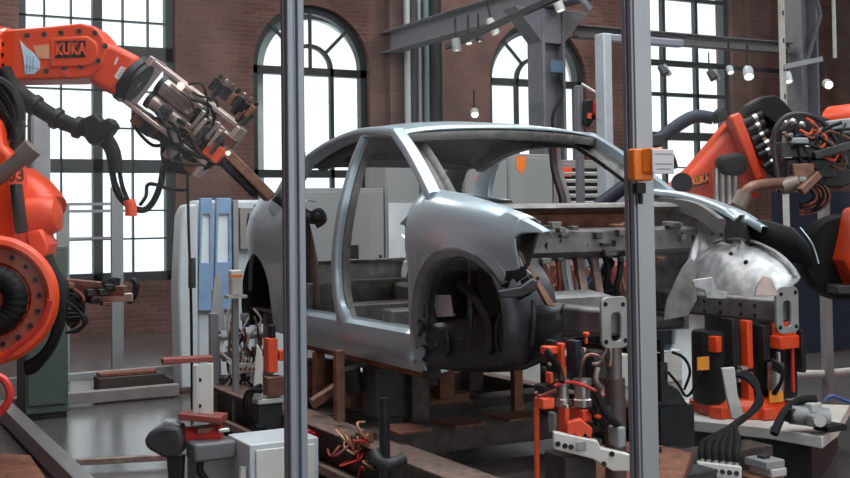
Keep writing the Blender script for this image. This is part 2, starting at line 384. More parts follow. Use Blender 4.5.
# fender
TOP = [(418, 190), (440, 193), (460, 198), (485, 206), (512, 216), (532, 225), (546, 232)]
topc = [S(*p) for p in TOP]
topYZ = sorted([(p.y, p.z) for p in topc]); 
def fz(y): return interp(topYZ, y)
ytip = topYZ[0][0]; yback = 5.52
def arch_bot(y):
    d = y - YF
    if abs(d) < WR: return WZF + math.sqrt(max(WR ** 2 - d * d, 0))
    return None
ynotch = S(520, 250).y; zb_front = S(515, 290).z
def tc(y): return .008 + .045 * max(0, min(1, (y - ytip - .1) / .6))
def fender(b, f):
    ys = [lerp(yback, YF + WR + .001, i / 3) for i in range(4)] + [YF + WR * math.cos(math.pi * i / 18) for i in range(1, 18)] + [lerp(YF - WR - .001, ynotch, i / 3) for i in range(4)]
    rows = []
    for y in ys:
        zb = arch_bot(y)
        if zb is None: zb = .83 if y > YF else zb_front
        if y < YF: zb = max(zb, zb_front + .03 * max(0, min(1, (YF - WR + .05 - y) / max(YF - WR + .05 - ynotch, .01))) ** 2)
        zt = fz(y); n = 9; row = []
        row.append(f(SP(y, zb, .03))); row.append(f(SP(y, zb, 0)))
        for i in range(1, n + 1):
            t = i / n; z = lerp(zb, zt, t); o = -.025 * math.exp(-((z - 1.5) / .09) ** 2) - .02 * math.exp(-((z - zb) / .05) ** 2) * (1 if abs(y - YF) < WR + .02 else 0) + tc(y) * max(0, (z - (zt - .08)) / .08) ** 2
            row.append(f(SP(y, z, o)))
        row.append(f(SP(y, zt + .004, .09))); row.append(f(SP(y, zt - .03, .13)))
        rows.append(row)
    b.grid(rows)
    # above and below the lamp opening
    up = []; lo = []
    ul = sorted([(S(*p).y, S(*p).z) for p in ((518, 241), (520, 236), (526, 233.5), (538, 232.5), (546, 233))])
    yl = S(531, 274).y; lt = sorted([(S(*p).y, S(*p).z) for p in ((518, 247), (519, 254), (524, 266), (531, 273.5))]); lb = sorted([(S(*p).y, S(*p).z) for p in ((515, 283), (522, 280), (531, 274.5))])
    for i in range(9):
        y = lerp(ynotch + .004, ytip, (i / 8)); zt = fz(y); zl = min(interp(ul, y), zt - .004)
        up.append([f(SP(y, zz, -.025 * math.exp(-((zz - 1.5) / .09) ** 2) + tc(y) * max(0, (zz - (zt - .08)) / .08) ** 2)) for zz in [lerp(zl, zt, k / 6) for k in range(7)]] + [f(SP(y, zt + .002, .05 * (1 - .5 * i / 8))), f(SP(y, zt - .03, .08 * (1 - .5 * i / 8)))])
        y2 = lerp(ynotch + .004, yl, i / 8); za, zb = interp(lb, y2), interp(lt, y2)
        lo.append([f(SP(y2, lerp(za, max(zb, za + .002), k / 3), 0)) for k in range(4)])
    b.grid(up); b.grid(lo)
both('fender', fender, BODY, solid=.006, off=0, ang=50)
def arch_lip(b, f, yc, zc):
    rows = []
    for i in range(25):
        th = lerp(-.12 * math.pi, math.pi - math.asin(min(.9, (zb_front - zc + .02) / (WR + .02))), i / 24); c, s = math.cos(th), math.sin(th)
        rows.append([f(SP(yc + (WR + a) * c, zc + (WR + a) * s, o)) for a, o in ((-.012, .05), (-.012, -.012), (.03, -.028), (.062, -.012), (.066, .01))])
    b.grid(rows)
def liner(b, f, yc, zc, dep, a0=-.16):
    rows = []
    for i in range(25):
        th = math.pi * (a0 + (1 - 2 * a0) * i / 24); c, s = math.cos(th), math.sin(th); R = WR + .008
        rows.append([f(V((xs_(yc, zc) + a * dep + .03, yc + r * c, zc + r * s))) for a, r in ((0, R), (.25, R + .012), (.5, R - .006), (.75, R), (1, R - .02), (1.02, R - .1), (1.05, .12))])
    b.grid(rows)
both('arch_reflection_band', lambda b, f: arch_lip(b, f, YF, WZF), mat('dark arch reflection', (.2, .21, .225), .45, .4), solid=.006, off=0)  # band darker than the fender, painting the reflection around the arch
b = MB(); liner(b, V, YF, WZF, .34); b.build('wheel_arch_liner', LINER, car, solid=.006, off=0)
b = MB(); b.prism([D(663, 321, 6.05), D(667, 300, 6.05), D(681, 270, 6.1), D(690, 258, 6.1), D(696, 262, 6.1), D(697, 300, 6.1), D(688, 316, 6.05)], VF * .02); b.build('inner_blade', BODYIN, car, bevel=.004)
# rear quarter
def qt(y): return interp([(7.0, 1.72), (7.35, 1.75), (7.7, 1.79), (8.0, 1.785), (8.2, 1.75), (8.4, 1.68), (8.55, 1.56)], y)
def quarter(b, f):
    ys = [lerp(7.12, YR - WR - .001, i / 3) for i in range(4)] + [YR - WR * math.cos(math.pi * i / 16) for i in range(1, 16)] + [lerp(YR + WR + .001, 8.55, i / 4) for i in range(5)]
    rows = []
    for y in ys:
        d = y - YR; zb = WZR + math.sqrt(WR ** 2 - d * d) if abs(d) < WR else (.83 if d < 0 else lerp(1.15, 1.4, (d - WR) / .2))
        zt = qt(y); rows.append([f(SP(y, zb, .03))] + [f(SP(y, lerp(zb, zt, k / 8), -.02 * math.exp(-((lerp(zb, zt, k / 8) - 1.5) / .1) ** 2) + .04 * (k / 8) ** 6)) for k in range(9)] + [f(SP(y, zt - (.0 if y < 8.2 else .02), .12 if y < 8.2 else .02))])
    b.grid(rows)
both('rear_quarter', quarter, BODY, solid=.006, off=0, ang=50)
both('c_pillar', lambda b, f: sweep(b, f, [S(306, 157), S(297, 168), S(284, 188), S(272, 212)], lambda t: .1 + .16 * t, .06), BODY)
both('wheel_arch_liner', lambda b, f: liner(b, f, YR, WZR, .3), DARKIN, solid=.006, off=0)
both('tail_lamp_opening', lambda b, f: b.grid([[f(SP(8.3, 1.66, -.012)), f(SP(8.3, 1.58, -.012))], [f(SP(8.45, 1.61, -.014)), f(SP(8.45, 1.46, -.014))], [f(SP(8.54, 1.53, -.014)), f(SP(8.54, 1.42, -.014))]]), DARKIN, solid=.01, off=0)
rows = [[V((XC + u * hw, y + .05 * (1 - u * u), z)) for u in [k / 6 - 1 for k in range(13)]] for y, z, hw in ((8.46, 1.27, .66), (8.5, 1.24, .64), (8.5, 1.15, .62), (8.48, 1.0, .62))]
MB().grid(rows).build('tail_panel', BODYIN, car, solid=.01, off=0)
# floor, tunnel, cross members, rear bulkhead
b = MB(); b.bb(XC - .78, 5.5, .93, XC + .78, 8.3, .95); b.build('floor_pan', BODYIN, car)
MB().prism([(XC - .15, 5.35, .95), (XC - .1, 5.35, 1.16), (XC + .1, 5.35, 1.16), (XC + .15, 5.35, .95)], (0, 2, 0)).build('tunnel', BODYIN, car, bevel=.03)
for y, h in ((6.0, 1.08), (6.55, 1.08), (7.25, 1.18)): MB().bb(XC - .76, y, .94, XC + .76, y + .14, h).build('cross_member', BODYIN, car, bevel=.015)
def inner_quarter(b, f):
    b.grid([[f(p) for p in r] for r in ([V((3.12, 7.1, 1.0)), V((3.14, 7.4, 1.0)), V((3.2, 7.9, 1.1))], [V((3.12, 7.15, 1.35)), V((3.16, 7.5, 1.42)), V((3.22, 7.9, 1.45))], [V((3.1, 7.3, 1.7)), V((3.16, 7.6, 1.72)), V((3.24, 7.9, 1.75))])])
both('inner_quarter', inner_quarter, SKIDL, solid=.008)
def cp_in(b, f): b.grid([[f(V((3.22, 7.35, 2.06))), f(V((3.26, 7.6, 2.0)))], [f(V((3.16, 7.58, 1.88))), f(V((3.22, 7.85, 1.86)))], [f(V((3.12, 7.7, 1.7))), f(V((3.2, 8.1, 1.72)))]])
both('c_pillar_inner', cp_in, BODYDK, solid=.03)
# cowl, bulkhead and dash beam
b = MB()
def cross(prof, x0, x1, bow=.0, n=12): return [[V((lerp(x0, x1, i / n), y - bow * (1 - (2 * i / n - 1) ** 2), z)) for y, z in prof] for i in range(n + 1)]
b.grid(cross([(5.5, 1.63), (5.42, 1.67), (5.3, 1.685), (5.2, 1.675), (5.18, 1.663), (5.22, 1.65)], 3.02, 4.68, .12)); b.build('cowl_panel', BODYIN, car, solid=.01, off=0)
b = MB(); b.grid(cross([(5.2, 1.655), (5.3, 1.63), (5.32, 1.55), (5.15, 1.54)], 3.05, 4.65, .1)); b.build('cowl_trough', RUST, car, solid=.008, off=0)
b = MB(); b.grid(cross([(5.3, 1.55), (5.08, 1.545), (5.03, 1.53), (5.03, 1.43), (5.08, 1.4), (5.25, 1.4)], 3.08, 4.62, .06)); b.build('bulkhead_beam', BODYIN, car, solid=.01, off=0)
b = MB()
for x in [3.15 + .085 * i for i in range(17)]:
    if random.random() < .6:
        zz = 1.46 + .05 * random.random(); yy = 5.03 - .06 * (1 - ((x - XC) / .77) ** 2)
        MB().cyl((x, yy - .004, zz), (x, yy + .004, zz), random.choice((.012, .02, .008)), n=10).build('bulkhead_hole', DARKIN, car)
for px in (578, 593): 
    p = on_y(px, 255, 5.1); q = on_y(px + 8, 306, 5.0); MB().bar(p, q, .05, .03, (0, 1, 0)).build('bulkhead_stay', SKIDL, car, bevel=.005)
b = MB(); b.grid([[V((x, 5.05, 1.02)), V((x, 4.85, 1.06)), V((x, 4.78, 1.2)), V((x, 4.98, 1.22))] for x in (3.22, 3.4, 3.6, 3.75)]); b.build('front_floor_shelf', BRIGHT, car, solid=.01, off=0)
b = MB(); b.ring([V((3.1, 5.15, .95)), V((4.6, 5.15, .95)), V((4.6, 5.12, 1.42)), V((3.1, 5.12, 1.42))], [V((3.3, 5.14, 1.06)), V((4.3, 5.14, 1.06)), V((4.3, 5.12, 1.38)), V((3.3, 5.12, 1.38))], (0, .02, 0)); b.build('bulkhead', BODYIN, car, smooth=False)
# steering and pedal carriers, blue loom seen through the bulkhead
cable(car, [on_y(610, 262, 5.2), on_y(604, 275, 5.3), on_y(609, 292, 5.2), on_y(603, 304, 5.3)], .03, NAVY, 'loom')
cable(car, [on_y(600, 256, 5.1), on_y(618, 250, 5.05), on_y(628, 258, 5.1)], .012, BLKM, 'loom')
# front rails with bumper plates, inner wings, towers
def rail_f(b, f): b.bb(*(lambda p, q: (p[0], p[1], p[2], q[0], q[1], q[2]))(f(V((3.25, 4.22, 1.07))), f(V((3.37, 5.4, 1.19)))))
both('front_rail', rail_f, BODYIN, bevel=.015)
holes('rail_hole', [((3.373, y, z), (3.366, y, z), .01) for y in (4.35, 4.45, 4.6, 4.72, 4.95) for z in (1.1, 1.15)])
def rrect(cx, y, cz, w, h, r, n=4):
    out = []
    for sx, sz, a0 in ((1, 1, 0), (-1, 1, 90), (-1, -1, 180), (1, -1, 270)):
        for i in range(n + 1):
            a = math.radians(a0 + 90 * i / n); out.append((cx + sx * (w / 2 - r) + r * math.cos(a), y, cz + sz * (h / 2 - r) + r * math.sin(a)))
    return out
def plate(b, f):
    pts = rrect(3.305, 4.19, 1.135, .155, .235, .035); inn = rrect(3.31, 4.19, 1.115, .055, .13, .02)
    b.ring([f(V(p)) for p in pts], [f(V(p)) for p in inn], (0, .018, 0))
both('bumper_plate', plate, mat('grey bumper plate', (.33, .33, .32), .4, .55, .15, 12), bevel=.004)
holes('plate_hole', [((x, 4.187, z), (x, 4.196, z), .011) for x, z in ((3.25, 1.22), (3.35, 1.215), (3.25, 1.05), (3.36, 1.05))])
def wing(b, f, ys=4.27):                                       # inner wing with strut tower bulge
    rows = []
    for i in range(31):
        y = lerp(ys, 5.3, i / 30); row = []
        for j in range(19):
            t = j / 18; ztop = fz(y) - .04 if y > 4.66 else min(fz(y) - .04, 1.15 + .33 * math.sqrt(max(0, 1 - ((y - 4.72) / .5) ** 2))); z = lerp(1.15 if y < 4.97 else lerp(1.15, 1.46, min(1, (y - 4.97) / .05)), ztop, t)
            q = 1 - ((y - 4.72) / .5) ** 2 - ((z - 1.12) / .33) ** 2
            bul = .15 * math.sqrt(q) if q > 0 else 0
            row.append(f(V((3.2 - .05 * (y - 4.4) + bul - .08 * t, y, z))))
        rows.append(row)
    b.grid(rows)
b = MB(); wing(b, mir); b.build('inner_wing', BRIGHT, car, solid=.008, ang=60)
b = MB(); wing(b, V, 4.95); b.build('inner_wing', BRIGHT, car, solid=.008, ang=60)
holes('wing_hole', [((3.1, y, z), (3.2 - .05 * (y - 4.4) - .08 * (z - 1.15) / .4 + .014, y, z), r) for y, z, r in ((5.0, 1.55, .012), (5.08, 1.45, .01), (4.92, 1.5, .016), (5.15, 1.55, .01), (4.85, 1.55, .012), (4.78, 1.53, .01), (5.2, 1.45, .02))])
def shotgun(b, f): sweep(b, f, [SP(5.35, 1.68, .12), SP(5.0, fz(5.0) - .06, .13), SP(4.72, fz(4.72) - .08, .14)], .08, .06)
both('upper_rail', shotgun, BODYIN)
def brace(b, f):
    b.prism([f(V(p)) for p in ((3.2, 4.5, 1.19), (3.15, 4.5, 1.2), (3.08, 4.64, 1.46), (3.11, 4.65, 1.45))], (0, .03, 0))
b = MB(); brace(b, V); b.build('wing_brace', COPPER, car, bevel=.005)
# liner hanging in the lamp corner
def lamp_liner(b, f): b.grid([[f(V((3.1, 4.95, 1.62))), f(V((3.06, 4.98, 1.3))), f(V((3.1, 4.95, 1.1)))], [f(V((3.14, 4.75, 1.58))), f(V((3.04, 4.75, 1.3))), f(V((3.1, 4.78, 1.18)))], [f(V((3.18, 4.6, 1.57))), f(V((3.1, 4.6, 1.36))), f(V((3.14, 4.62, 1.25)))]])
both('fender_liner', lamp_liner, DARKIN, solid=.02, off=0)
b = MB(); b.grid([[mir((3.14, 4.8, 1.6)), mir((3.12, 4.8, 1.4))], [mir((3.12, 4.5, 1.58)), mir((3.1, 4.5, 1.38))], [mir((3.14, 4.3, 1.54)), mir((3.1, 4.3, 1.36))], [mir((3.12, 4.22, 1.46)), mir((3.1, 4.2, 1.34))]]); b.build('lamp_corner_liner', DARKIN, car, solid=.02, off=0)
MB().tube([mir((3.12, 4.27, 1.545)), mir((3.1, 4.21, 1.46)), mir((3.09, 4.18, 1.36))], .004).build('lamp_edge', BODY, car)
# dark lower liner below the fender
def low(b, f):
    rows = []
    for (y, z0, z1, o) in ((5.42, .86, 1.0, .02), (5.36, .82, 1.05, .05), (5.25, .81, 1.08, .12), (5.08, .82, 1.12, .16), (4.9, .84, 1.15, .15), (4.75, .87, 1.17, .12), (4.62, .92, 1.19, .1), (4.52, 1.0, 1.2, .12)):
        rows.append([f(SP(y, lerp(z0, z1, k / 5), o + .02 * math.sin(k * 2 + y * 9))) for k in range(6)])
    b.grid(rows)
b = MB(); low(b, V); b.build('lower_liner', LINER, car, solid=.02, off=0)
b = MB()
for q in (12, 7): b.tube([S(509 + q * math.cos(t), 334 + (q + 15) * math.sin(t), .05) for t in [2 * math.pi * i / 24 for i in range(25)]], .013, 8, False)
b.build('strut_ring', LINER, car)
for x_, y0_, y1_, o in ((505, 314, 354, .05), (513, 314, 354, .05), (470, 300, 350, .08), (447, 330, 362, .09), (533, 300, 345, .07), (426, 300, 345, .04)): MB().tube([S(x_, y0_, o), S(x_ + 1, (y0_ + y1_) / 2, o - .01), S(x_ - 1, y1_, o)], .012).build('liner_rib', LINER, car)
b = MB(); b.pxp([(497, 291), (520, 287), (532, 278), (538, 281), (536, 290), (521, 297), (500, 298)], 5.3, .05); b.build('lamp_bracket', LINER, car, bevel=.008)
b = MB(); b.tube([S(462, 285, .16), S(478, 300, .1), S(490, 325, .1), S(488, 352, .12)], .03, 10); b.build('strut_leg', LINER, car)
for x_, y_ in ((425, 352), (436, 345), (460, 340), (475, 325), (483, 345), (528, 292), (538, 278), (455, 315)): c_ = S(x_, y_, .03); MB().ball(c_, .009, 6).build('clip', DGREY, car)
o = MB().prism([S(431, 295, .1), S(450, 295, .1), S(453, 316, .1), S(437, 317, .1)], (.004, 0, 0)).build('paper_tag', PAPER, car, smooth=False); o['label'] = 'white paper tag'
MB().tube([S(418, 320, .0), S(425, 322, -.02), S(421, 332, -.02), S(416, 340, .02)], .012).build('latch', BLKM, car)
b = MB(); b.bb(3.0, 5.4, .75, 3.08, 5.48, .81); b.cyl((3.05, 5.44, .71), (3.05, 5.44, .76), .025); b.build('jack_point', DGREY, car, bevel=.01)
b = MB(); b.bb(3.3, 4.95, .98, 4.4, 5.15, 1.05); b.build('subframe', DGREY, car, bevel=.02)

for nm, pp, z, m in (('wing_bracket', [(692, 280), (712, 277), (716, 290), (727, 292), (726, 299), (706, 298), (704, 290), (694, 287)], 5.86, BRIGHT), ('wing_gusset', [(754, 296), (757, 285), (763, 275), (771, 278), (779, 296)], 5.74, PSTEEL)):
    b = MB(); b.pxp(pp, z, .015); b.build(nm, m, car, bevel=.003)
b = MB(); b.tube([mir((3.2 - .05 * (y - 4.4) - .08 * .9 + .02, y, 1.15 + .33 * math.sqrt(max(0, 1 - ((y - 4.72) / .5) ** 2)))) for y in [4.27 + .035 * k for k in range(20)]], .009, 8); b.build('wheelhouse_highlight', BRIGHT, car)  # rim tube added to draw the highlight along the arch edge
for y, z in ((4.55, 1.36), (4.68, 1.4), (4.75, 1.33), (4.62, 1.28)):
    q = 1 - ((y - 4.72) / .5) ** 2 - ((z - 1.12) / .33) ** 2; x = 3.2 - .05 * (y - 4.4) + .15 * math.sqrt(max(q, 0)) - .05
    MB().ball(mir((x - .004, y, z)), .013, 6).build('wing_hole', DARKIN, car)

for k in range(26):
    x = random.uniform(3.2, 4.4); y = 5.0 - .05 * (1 - ((x - XC) / .77) ** 2); z = random.choice((random.uniform(1.36, 1.41), random.uniform(1.53, 1.56), random.uniform(1.42, 1.52)))
    MB().bb(x, y - .015, z, x + random.uniform(.03, .09), y + .03, z + random.uniform(.015, .04)).build('bulkhead_bracket', random.choice((BODYIN, BODYDK, RUST, BODYIN, DGREY)), car, bevel=.004)
for k in range(9):
    x = 3.3 + .11 * k; cable(car, [V((x, 5.1, 1.4)), V((x + random.uniform(-.05, .05), 5.08, 1.3)), V((x + random.uniform(-.08, .08), 5.1, 1.2)), V((x + random.uniform(-.1, .1), 5.12, 1.08))], random.choice((.008, .012, .018)), random.choice((BLACK, BRED, COPPER, BLKM, BLUE)), 'loom')
for y, z in ((5.02, 1.6), (5.12, 1.6), (4.9, 1.6), (5.0, 1.5), (5.14, 1.5), (4.84, 1.5)): MB().ball(mir((3.2 - .05 * (y - 4.4) - .08 * (z - 1.15) / .5 + .004, y, z)), .009, 6).build('wing_hole', DARKIN, car)
# ================= SAFETY FENCE in front
FY = 2.6
def profile(b, cx, cy, w, d, z0, z1):
    g = .009; hw, hd = w / 2, d / 2; t = .012
    pts = [(-hw, -hd), (-g / 2 - (w - .045) * .0, -hd), (-g / 2, -hd + t), (g / 2, -hd + t), (g / 2, -hd), (hw, -hd), (hw, -g / 2), (hw - t, -g / 2), (hw - t, g / 2), (hw, g / 2), (hw, hd), (-hw, hd), (-hw, g / 2), (-hw + t, g / 2), (-hw + t, -g / 2), (-hw, -g / 2)]
    b.prism([(cx + x, cy + y, z0) for x, y in pts], (0, 0, z1 - z0))
PXL, PXR = on_y(294, 239, FY).x, on_y(636, 239, FY).x
b = MB(); profile(b, PXL, FY, .045, .045, 0, 3.2); o = b.build('fence_post', ALU, loc=(PXL, FY, 0), bevel=.003, smooth=False); tag(o, 'slim grey aluminium fence post with a groove standing before the car\'s rear doors', 'post', 'front fence posts')
t = thing('fence_post', 'grey aluminium fence post carrying the orange safety switch', 'post', (PXR, FY, 0), 'front fence posts')
b = MB(); profile(b, PXR, FY, .045, .045, 0, 3.2); b.build('upright', ALU, t, bevel=.003, smooth=False)
b = MB(); b.bb(PXR + .0235, FY - .02, 0, PXR + .046, FY + .02, 3.2); b.build('door_stop', mat('lit face aluminium', (.36, .38, .4), .4, .5, .05, 3), t, bevel=.004)  # paler copy of the post metal for its lit front
MB().bb(PXR - .014, FY - .0275, 0, PXR + .046, FY - .0228, 3.2).build('lit_face_strip', MATS['lit face aluminium'], t, bevel=.001)  # pale plate added so the post's front face reads as lit
for i, (a, c) in enumerate(((PXL - 1.2, PXL - .024), (PXL + .024, PXR - .024), (PXR + .048, PXR + 1.3))):
    o = MB().bb(a, FY - .003, .001, c, FY + .003, 3.2).build('glass_screen', GLASS, loc=(a, FY, 0), smooth=False)
    tag(o, ('clear fence screen to the left of the slim grooved post, before the left robot', 'clear fence screen between the two aluminium posts, before the car', 'clear fence screen beyond the post with the orange switch')[i], 'glass screen', 'clear fence sheets')
# interlock switch
Yf = FY - .028
p0 = on_y(627, 149, Yf); p1 = on_y(650, 181, Yf); t = thing('safety_switch', 'orange safety switch box with a white plate on the front fence post', 'safety switch', ((p0.x + p1.x) / 2, Yf, (p0.z + p1.z) / 2))
b = MB(); b.bb(p0.x, Yf - .03, p1.z, p0.x + .07, Yf, p0.z); b.build('housing', SWO, t, bevel=.006)
q0 = on_y(641, 148, Yf - .03); q1 = on_y(651, 176, Yf - .03)
b = MB(); b.prism([(q0.x, Yf - .03, p0.z), (q0.x + .02, Yf - .055, p0.z + .002), (q0.x + .06, Yf - .055, p0.z + .002), (q0.x + .06, Yf - .03, p0.z)], (0, 0, -.07)); b.build('actuator', SWO, t, bevel=.004)
g0 = on_y(651, 149, Yf - .056); g1 = on_y(673, 174, Yf - .056)
pl = MB().bb(g0.x, Yf - .062, g1.z, g1.x, Yf - .056, g0.z).build('plate', PAPER, t, bevel=.002); pl['label'] = 'white plate with faded lettering'
for i, wd in enumerate((.8, 0, .75, .62)):
    if wd:
        z = lerp(g0.z, g1.z, .2 + .2 * i); n = 9
        for k in range(1): 
            cx = (g0.x + g1.x) / 2; hw = (g1.x - g0.x) * wd / 2; bb = MB(); x = cx - hw
            while x < cx + hw: w_ = random.uniform(.002, .004); bb.bb(x, Yf - .0626, z - .0022, x + w_, Yf - .0618, z + .0022 * random.choice((1, .6))); x += w_ + .0012
            bb.build('lettering', INK, pl, smooth=False)
b = MB(); r0 = on_y(632, 183, Yf); b.bb(r0.x, Yf - .02, r0.z - .03, r0.x + .035, Yf, r0.z); b.cyl((r0.x + .02, Yf - .012, r0.z - .06), (r0.x + .02, Yf - .012, r0.z - .02), .007); b.build('cable_gland', BLKM, t, bevel=.003)

# ================= LEFT ROBOT
RZ = 7.3; QX = RZ / FPX
ra = thing('industrial_robot', 'large orange robot reaching in from the left with a black letter panel on its forearm', 'robot', on_z(-30, 470, 0) * .82, 'orange robots')
ORG[ra.name].z = 0; ra.location = ORG[ra.name]
b = MB(); c0 = V((D(-72, 300, 6.6).x, D(-72, 300, 6.6).y, 0)); ra.location = c0; ORG[ra.name] = c0
b.lathe([(.02, 0), (.42, 0), (.42, .06), (.36, .1), (.33, .22), (.34, .3), (.02, .3)], c0, VU); b.build('base', ORANGE, ra, bevel=.01)
b = MB(); b.lathe([(.02, .3), (.36, .3), (.38, .42), (.34, .7), (.3, .95), (.02, .95)], c0, VU); b.build('carousel', ORANGE, ra, bevel=.01)
ctr = D(-9, 300, 6.15); ax = (-VF + VR * .25 + VU * .03).normalized()
b = MB(); b.lathe([(.001, -.45), (.28, -.45), (.33, -.3), (.345, -.06), (.345, 0), (.325, .03), (.3, .035), (.285, .02), (.28, -.03), (.2, -.035), (.19, -.06), (.001, -.06)], ctr, ax, 48); b.build('shoulder_joint', ORANGE, ra, ang=30)
a1 = ax.orthogonal().normalized(); a2 = ax.cross(a1)
b = MB(); b.lathe([(.283, -.025), (.205, -.03), (.205, -.02), (.283, -.015)], ctr, ax, 48); b.build('gear_ring', mat('dull orange gear ring', (.3, .06, .03), .5), ra)
for k in range(18):
    th = 2 * math.pi * k / 18; p = ctr + (a1 * math.cos(th) + a2 * math.sin(th)) * .245; MB().cyl(p - ax * .03, p - ax * .008, .014, n=10).build('bolt', BLKM, ra)
b = MB(); b.tube([ctr + ax * .02 + (a1 * math.cos(t_) + a2 * math.sin(t_)) * .13 for t_ in [k * .35 for k in range(16)]], .06, 12); b.build('hose_pack', BLACK, ra)
for k in range(22):
    th = k * .25; p = ctr + ax * .02 + (a1 * math.cos(th) + a2 * math.sin(th)) * .13; tg = (-a1 * math.sin(th) + a2 * math.cos(th)); MB().cyl(p - tg * .006, p + tg * .006, .068, n=14).build('hose_rib', BLACK, ra)
b = MB(); b.pxp([(-40, 330), (-42, 90), (-20, 62), (-8, 62), (-8, 112), (6, 122), (10, 146), (19, 154), (24, 200), (27, 240), (20, 320)], 6.75, .26); b.build('lower_arm', ORANGE, ra, bevel=.04, seg=3)
b = MB(); b.pxp([(12, 185), (20, 183), (26, 232), (18, 234)], 6.6, .1); b.build('arm_recess', BLKM, ra, bevel=.01)
text('letter_decal', '03', BRED, ra, D(16, 176, 6.6), VR, VU, .1)
b = MB(); b.tube([D(22, 192, 7.0), D(34, 200, 6.95), (D(46, 214, 6.9))], lambda t: .16 - .02 * t, 20); b.build('wrist_motor', ORANGE, ra)
b = MB(); b.lathe([(.001, .02), (.1, 0), (.125, -.06), (.13, -.2), (.001, -.2)], D(58, 214, 6.85), (VR * .9 + VU * .1), 24); b.build('motor_cap', ORANGE, ra)
b = MB(); b.pxp([(30, 232), (46, 228), (54, 244), (50, 262), (36, 262)], 6.8, .18); b.build('motor_foot', ORANGE, ra, bevel=.02)
b = MB(); b.cyl(D(-8, 182, 6.4), D(22, 158, 6.4), .045); b.cyl(D(22, 158, 6.4), D(33, 147, 6.4), .058); b.build('balance_cylinder', mat('dull taupe steel', (.16, .135, .12), .5, .3), ra)
fa = MB(); fa.pxp([(-30, 38), (10, 38), (13, 34), (60, 30), (88, 27), (101, 30), (110, 40), (113, 54), (108, 70), (97, 80), (80, 82), (13, 83), (10, 78), (-30, 78)], RZ, .32); FA = fa.build('forearm', ORANGE, ra, bevel=.05, seg=4)
ZF = RZ - .16
b = MB(); b.pxp([(50, 38), (88, 36), (97, 42), (99, 52), (95, 63), (86, 67), (50, 68)], ZF, .03); b.build('cover', ORANGE, FA, bevel=.012)
for p in ((27, 35.5), (44, 34.5), (61, 33), (79, 31.5), (95, 33), (105, 46), (98, 61), (81, 66.5), (64, 69), (46, 71)): MB().cyl(D(p[0], p[1], ZF - .012), D(p[0], p[1], ZF + .04), .017, n=12).build('bolt', BLKM, FA)
for k in range(4):
    x = 55.2 + 7.8 * k; b = MB(); b.pxp([(x, 41 - .15 * k), (x + 7, 41 - .18 * k), (x + 7, 58 - .3 * k), (x, 58.4 - .3 * k)], ZF - .018, .006); b.build('letter_panel', BLKM, FA, smooth=False)
    text('letter', 'KUKA'[k], ORANGE2, FA, D(x + 3.5, 49.7 - .3 * k, ZF - .023), VR, VU, .1, wx_=.62)
b = MB(); b.pxp([(33, 46), (49, 44), (50, 59), (38, 58)], ZF - .006, .004); b.build('tan_sticker', TAN, FA, smooth=False)
b = MB(); b.pxp([(20, 40), (26, 47), (34, 53), (40, 62), (40, 68), (34, 74), (25, 74), (24, 60)], ZF - .009, .004); b.build('pale_sticker', SKYB, FA, smooth=False)
for k in range(3): b = MB(); b.pxp([(27 + 3 * k, 55 + k), (28 + 3 * k, 55 + k), (27 + 3 * k, 73 - k), (26 + 3 * k, 73 - k)], ZF - .012, .003); b.build('sticker_line', BLUEP, FA, smooth=False)
b = MB(); b.pxp([(25, 65), (40, 69), (40, 70), (25, 66.5)], ZF - .012, .003); b.build('sticker_line', BLUEP, FA, smooth=False)
for px_, w_ in ((0, .2), (8, .19)):
    b = MB(); e = VR; b.lathe([(.02, -.02), (w_, -.02), (w_, .02), (.02, .02)], D(px_, 58, RZ), e, 32); b.build('flange', ORANGE, FA, bevel=.004)
    for k in range(16):
        th = 2 * math.pi * k / 16; p = D(px_, 58, RZ) + (VF * math.cos(th) + VU * math.sin(th)) * (w_ - .02); MB().cyl(p, p + VR * .035, .011, n=8).build('flange_bolt', BLKM, FA)
b = MB(); b.pxp([(62, 71), (68, 71), (68, 77), (62, 77)], ZF, .06); b.build('red_tab', RED, FA, bevel=.004)
WR_ = MB().pxp([(98, 38), (112, 46), (120, 47), (145, 60), (134, 80), (119, 98), (97, 86), (90, 72)], RZ, .27).build('wrist', ORANGE, ra, bevel=.04, seg=3)
for q in ([(117, 57), (118.5, 58), (115.5, 65), (114, 64)], [(121, 66), (126, 68), (119, 80), (114, 77)]): MB().pxp(q, RZ - .14, .006).build('white_sticker', PAPER, WR_, smooth=False)
for k in range(3): MB().pxp([(121.5 - 1.5 * k, 69 + 2.5 * k), (124 - 1.5 * k, 70 + 2.5 * k), (123.5 - 1.5 * k, 71 + 2.5 * k), (121 - 1.5 * k, 70 + 2.5 * k)], RZ - .144, .003).build('sticker_line', INK, WR_, smooth=False)
wa = (D(150, 85, RZ) - D(122, 64, RZ)).normalized()
b = MB(); b.lathe([(.02, -.03), (.165, -.03), (.165, .015), (.15, .02), (.15, .05), (.02, .05)], D(133, 80, RZ), wa, 32); b.build('tool_flange', BLKM, ra, bevel=.004)
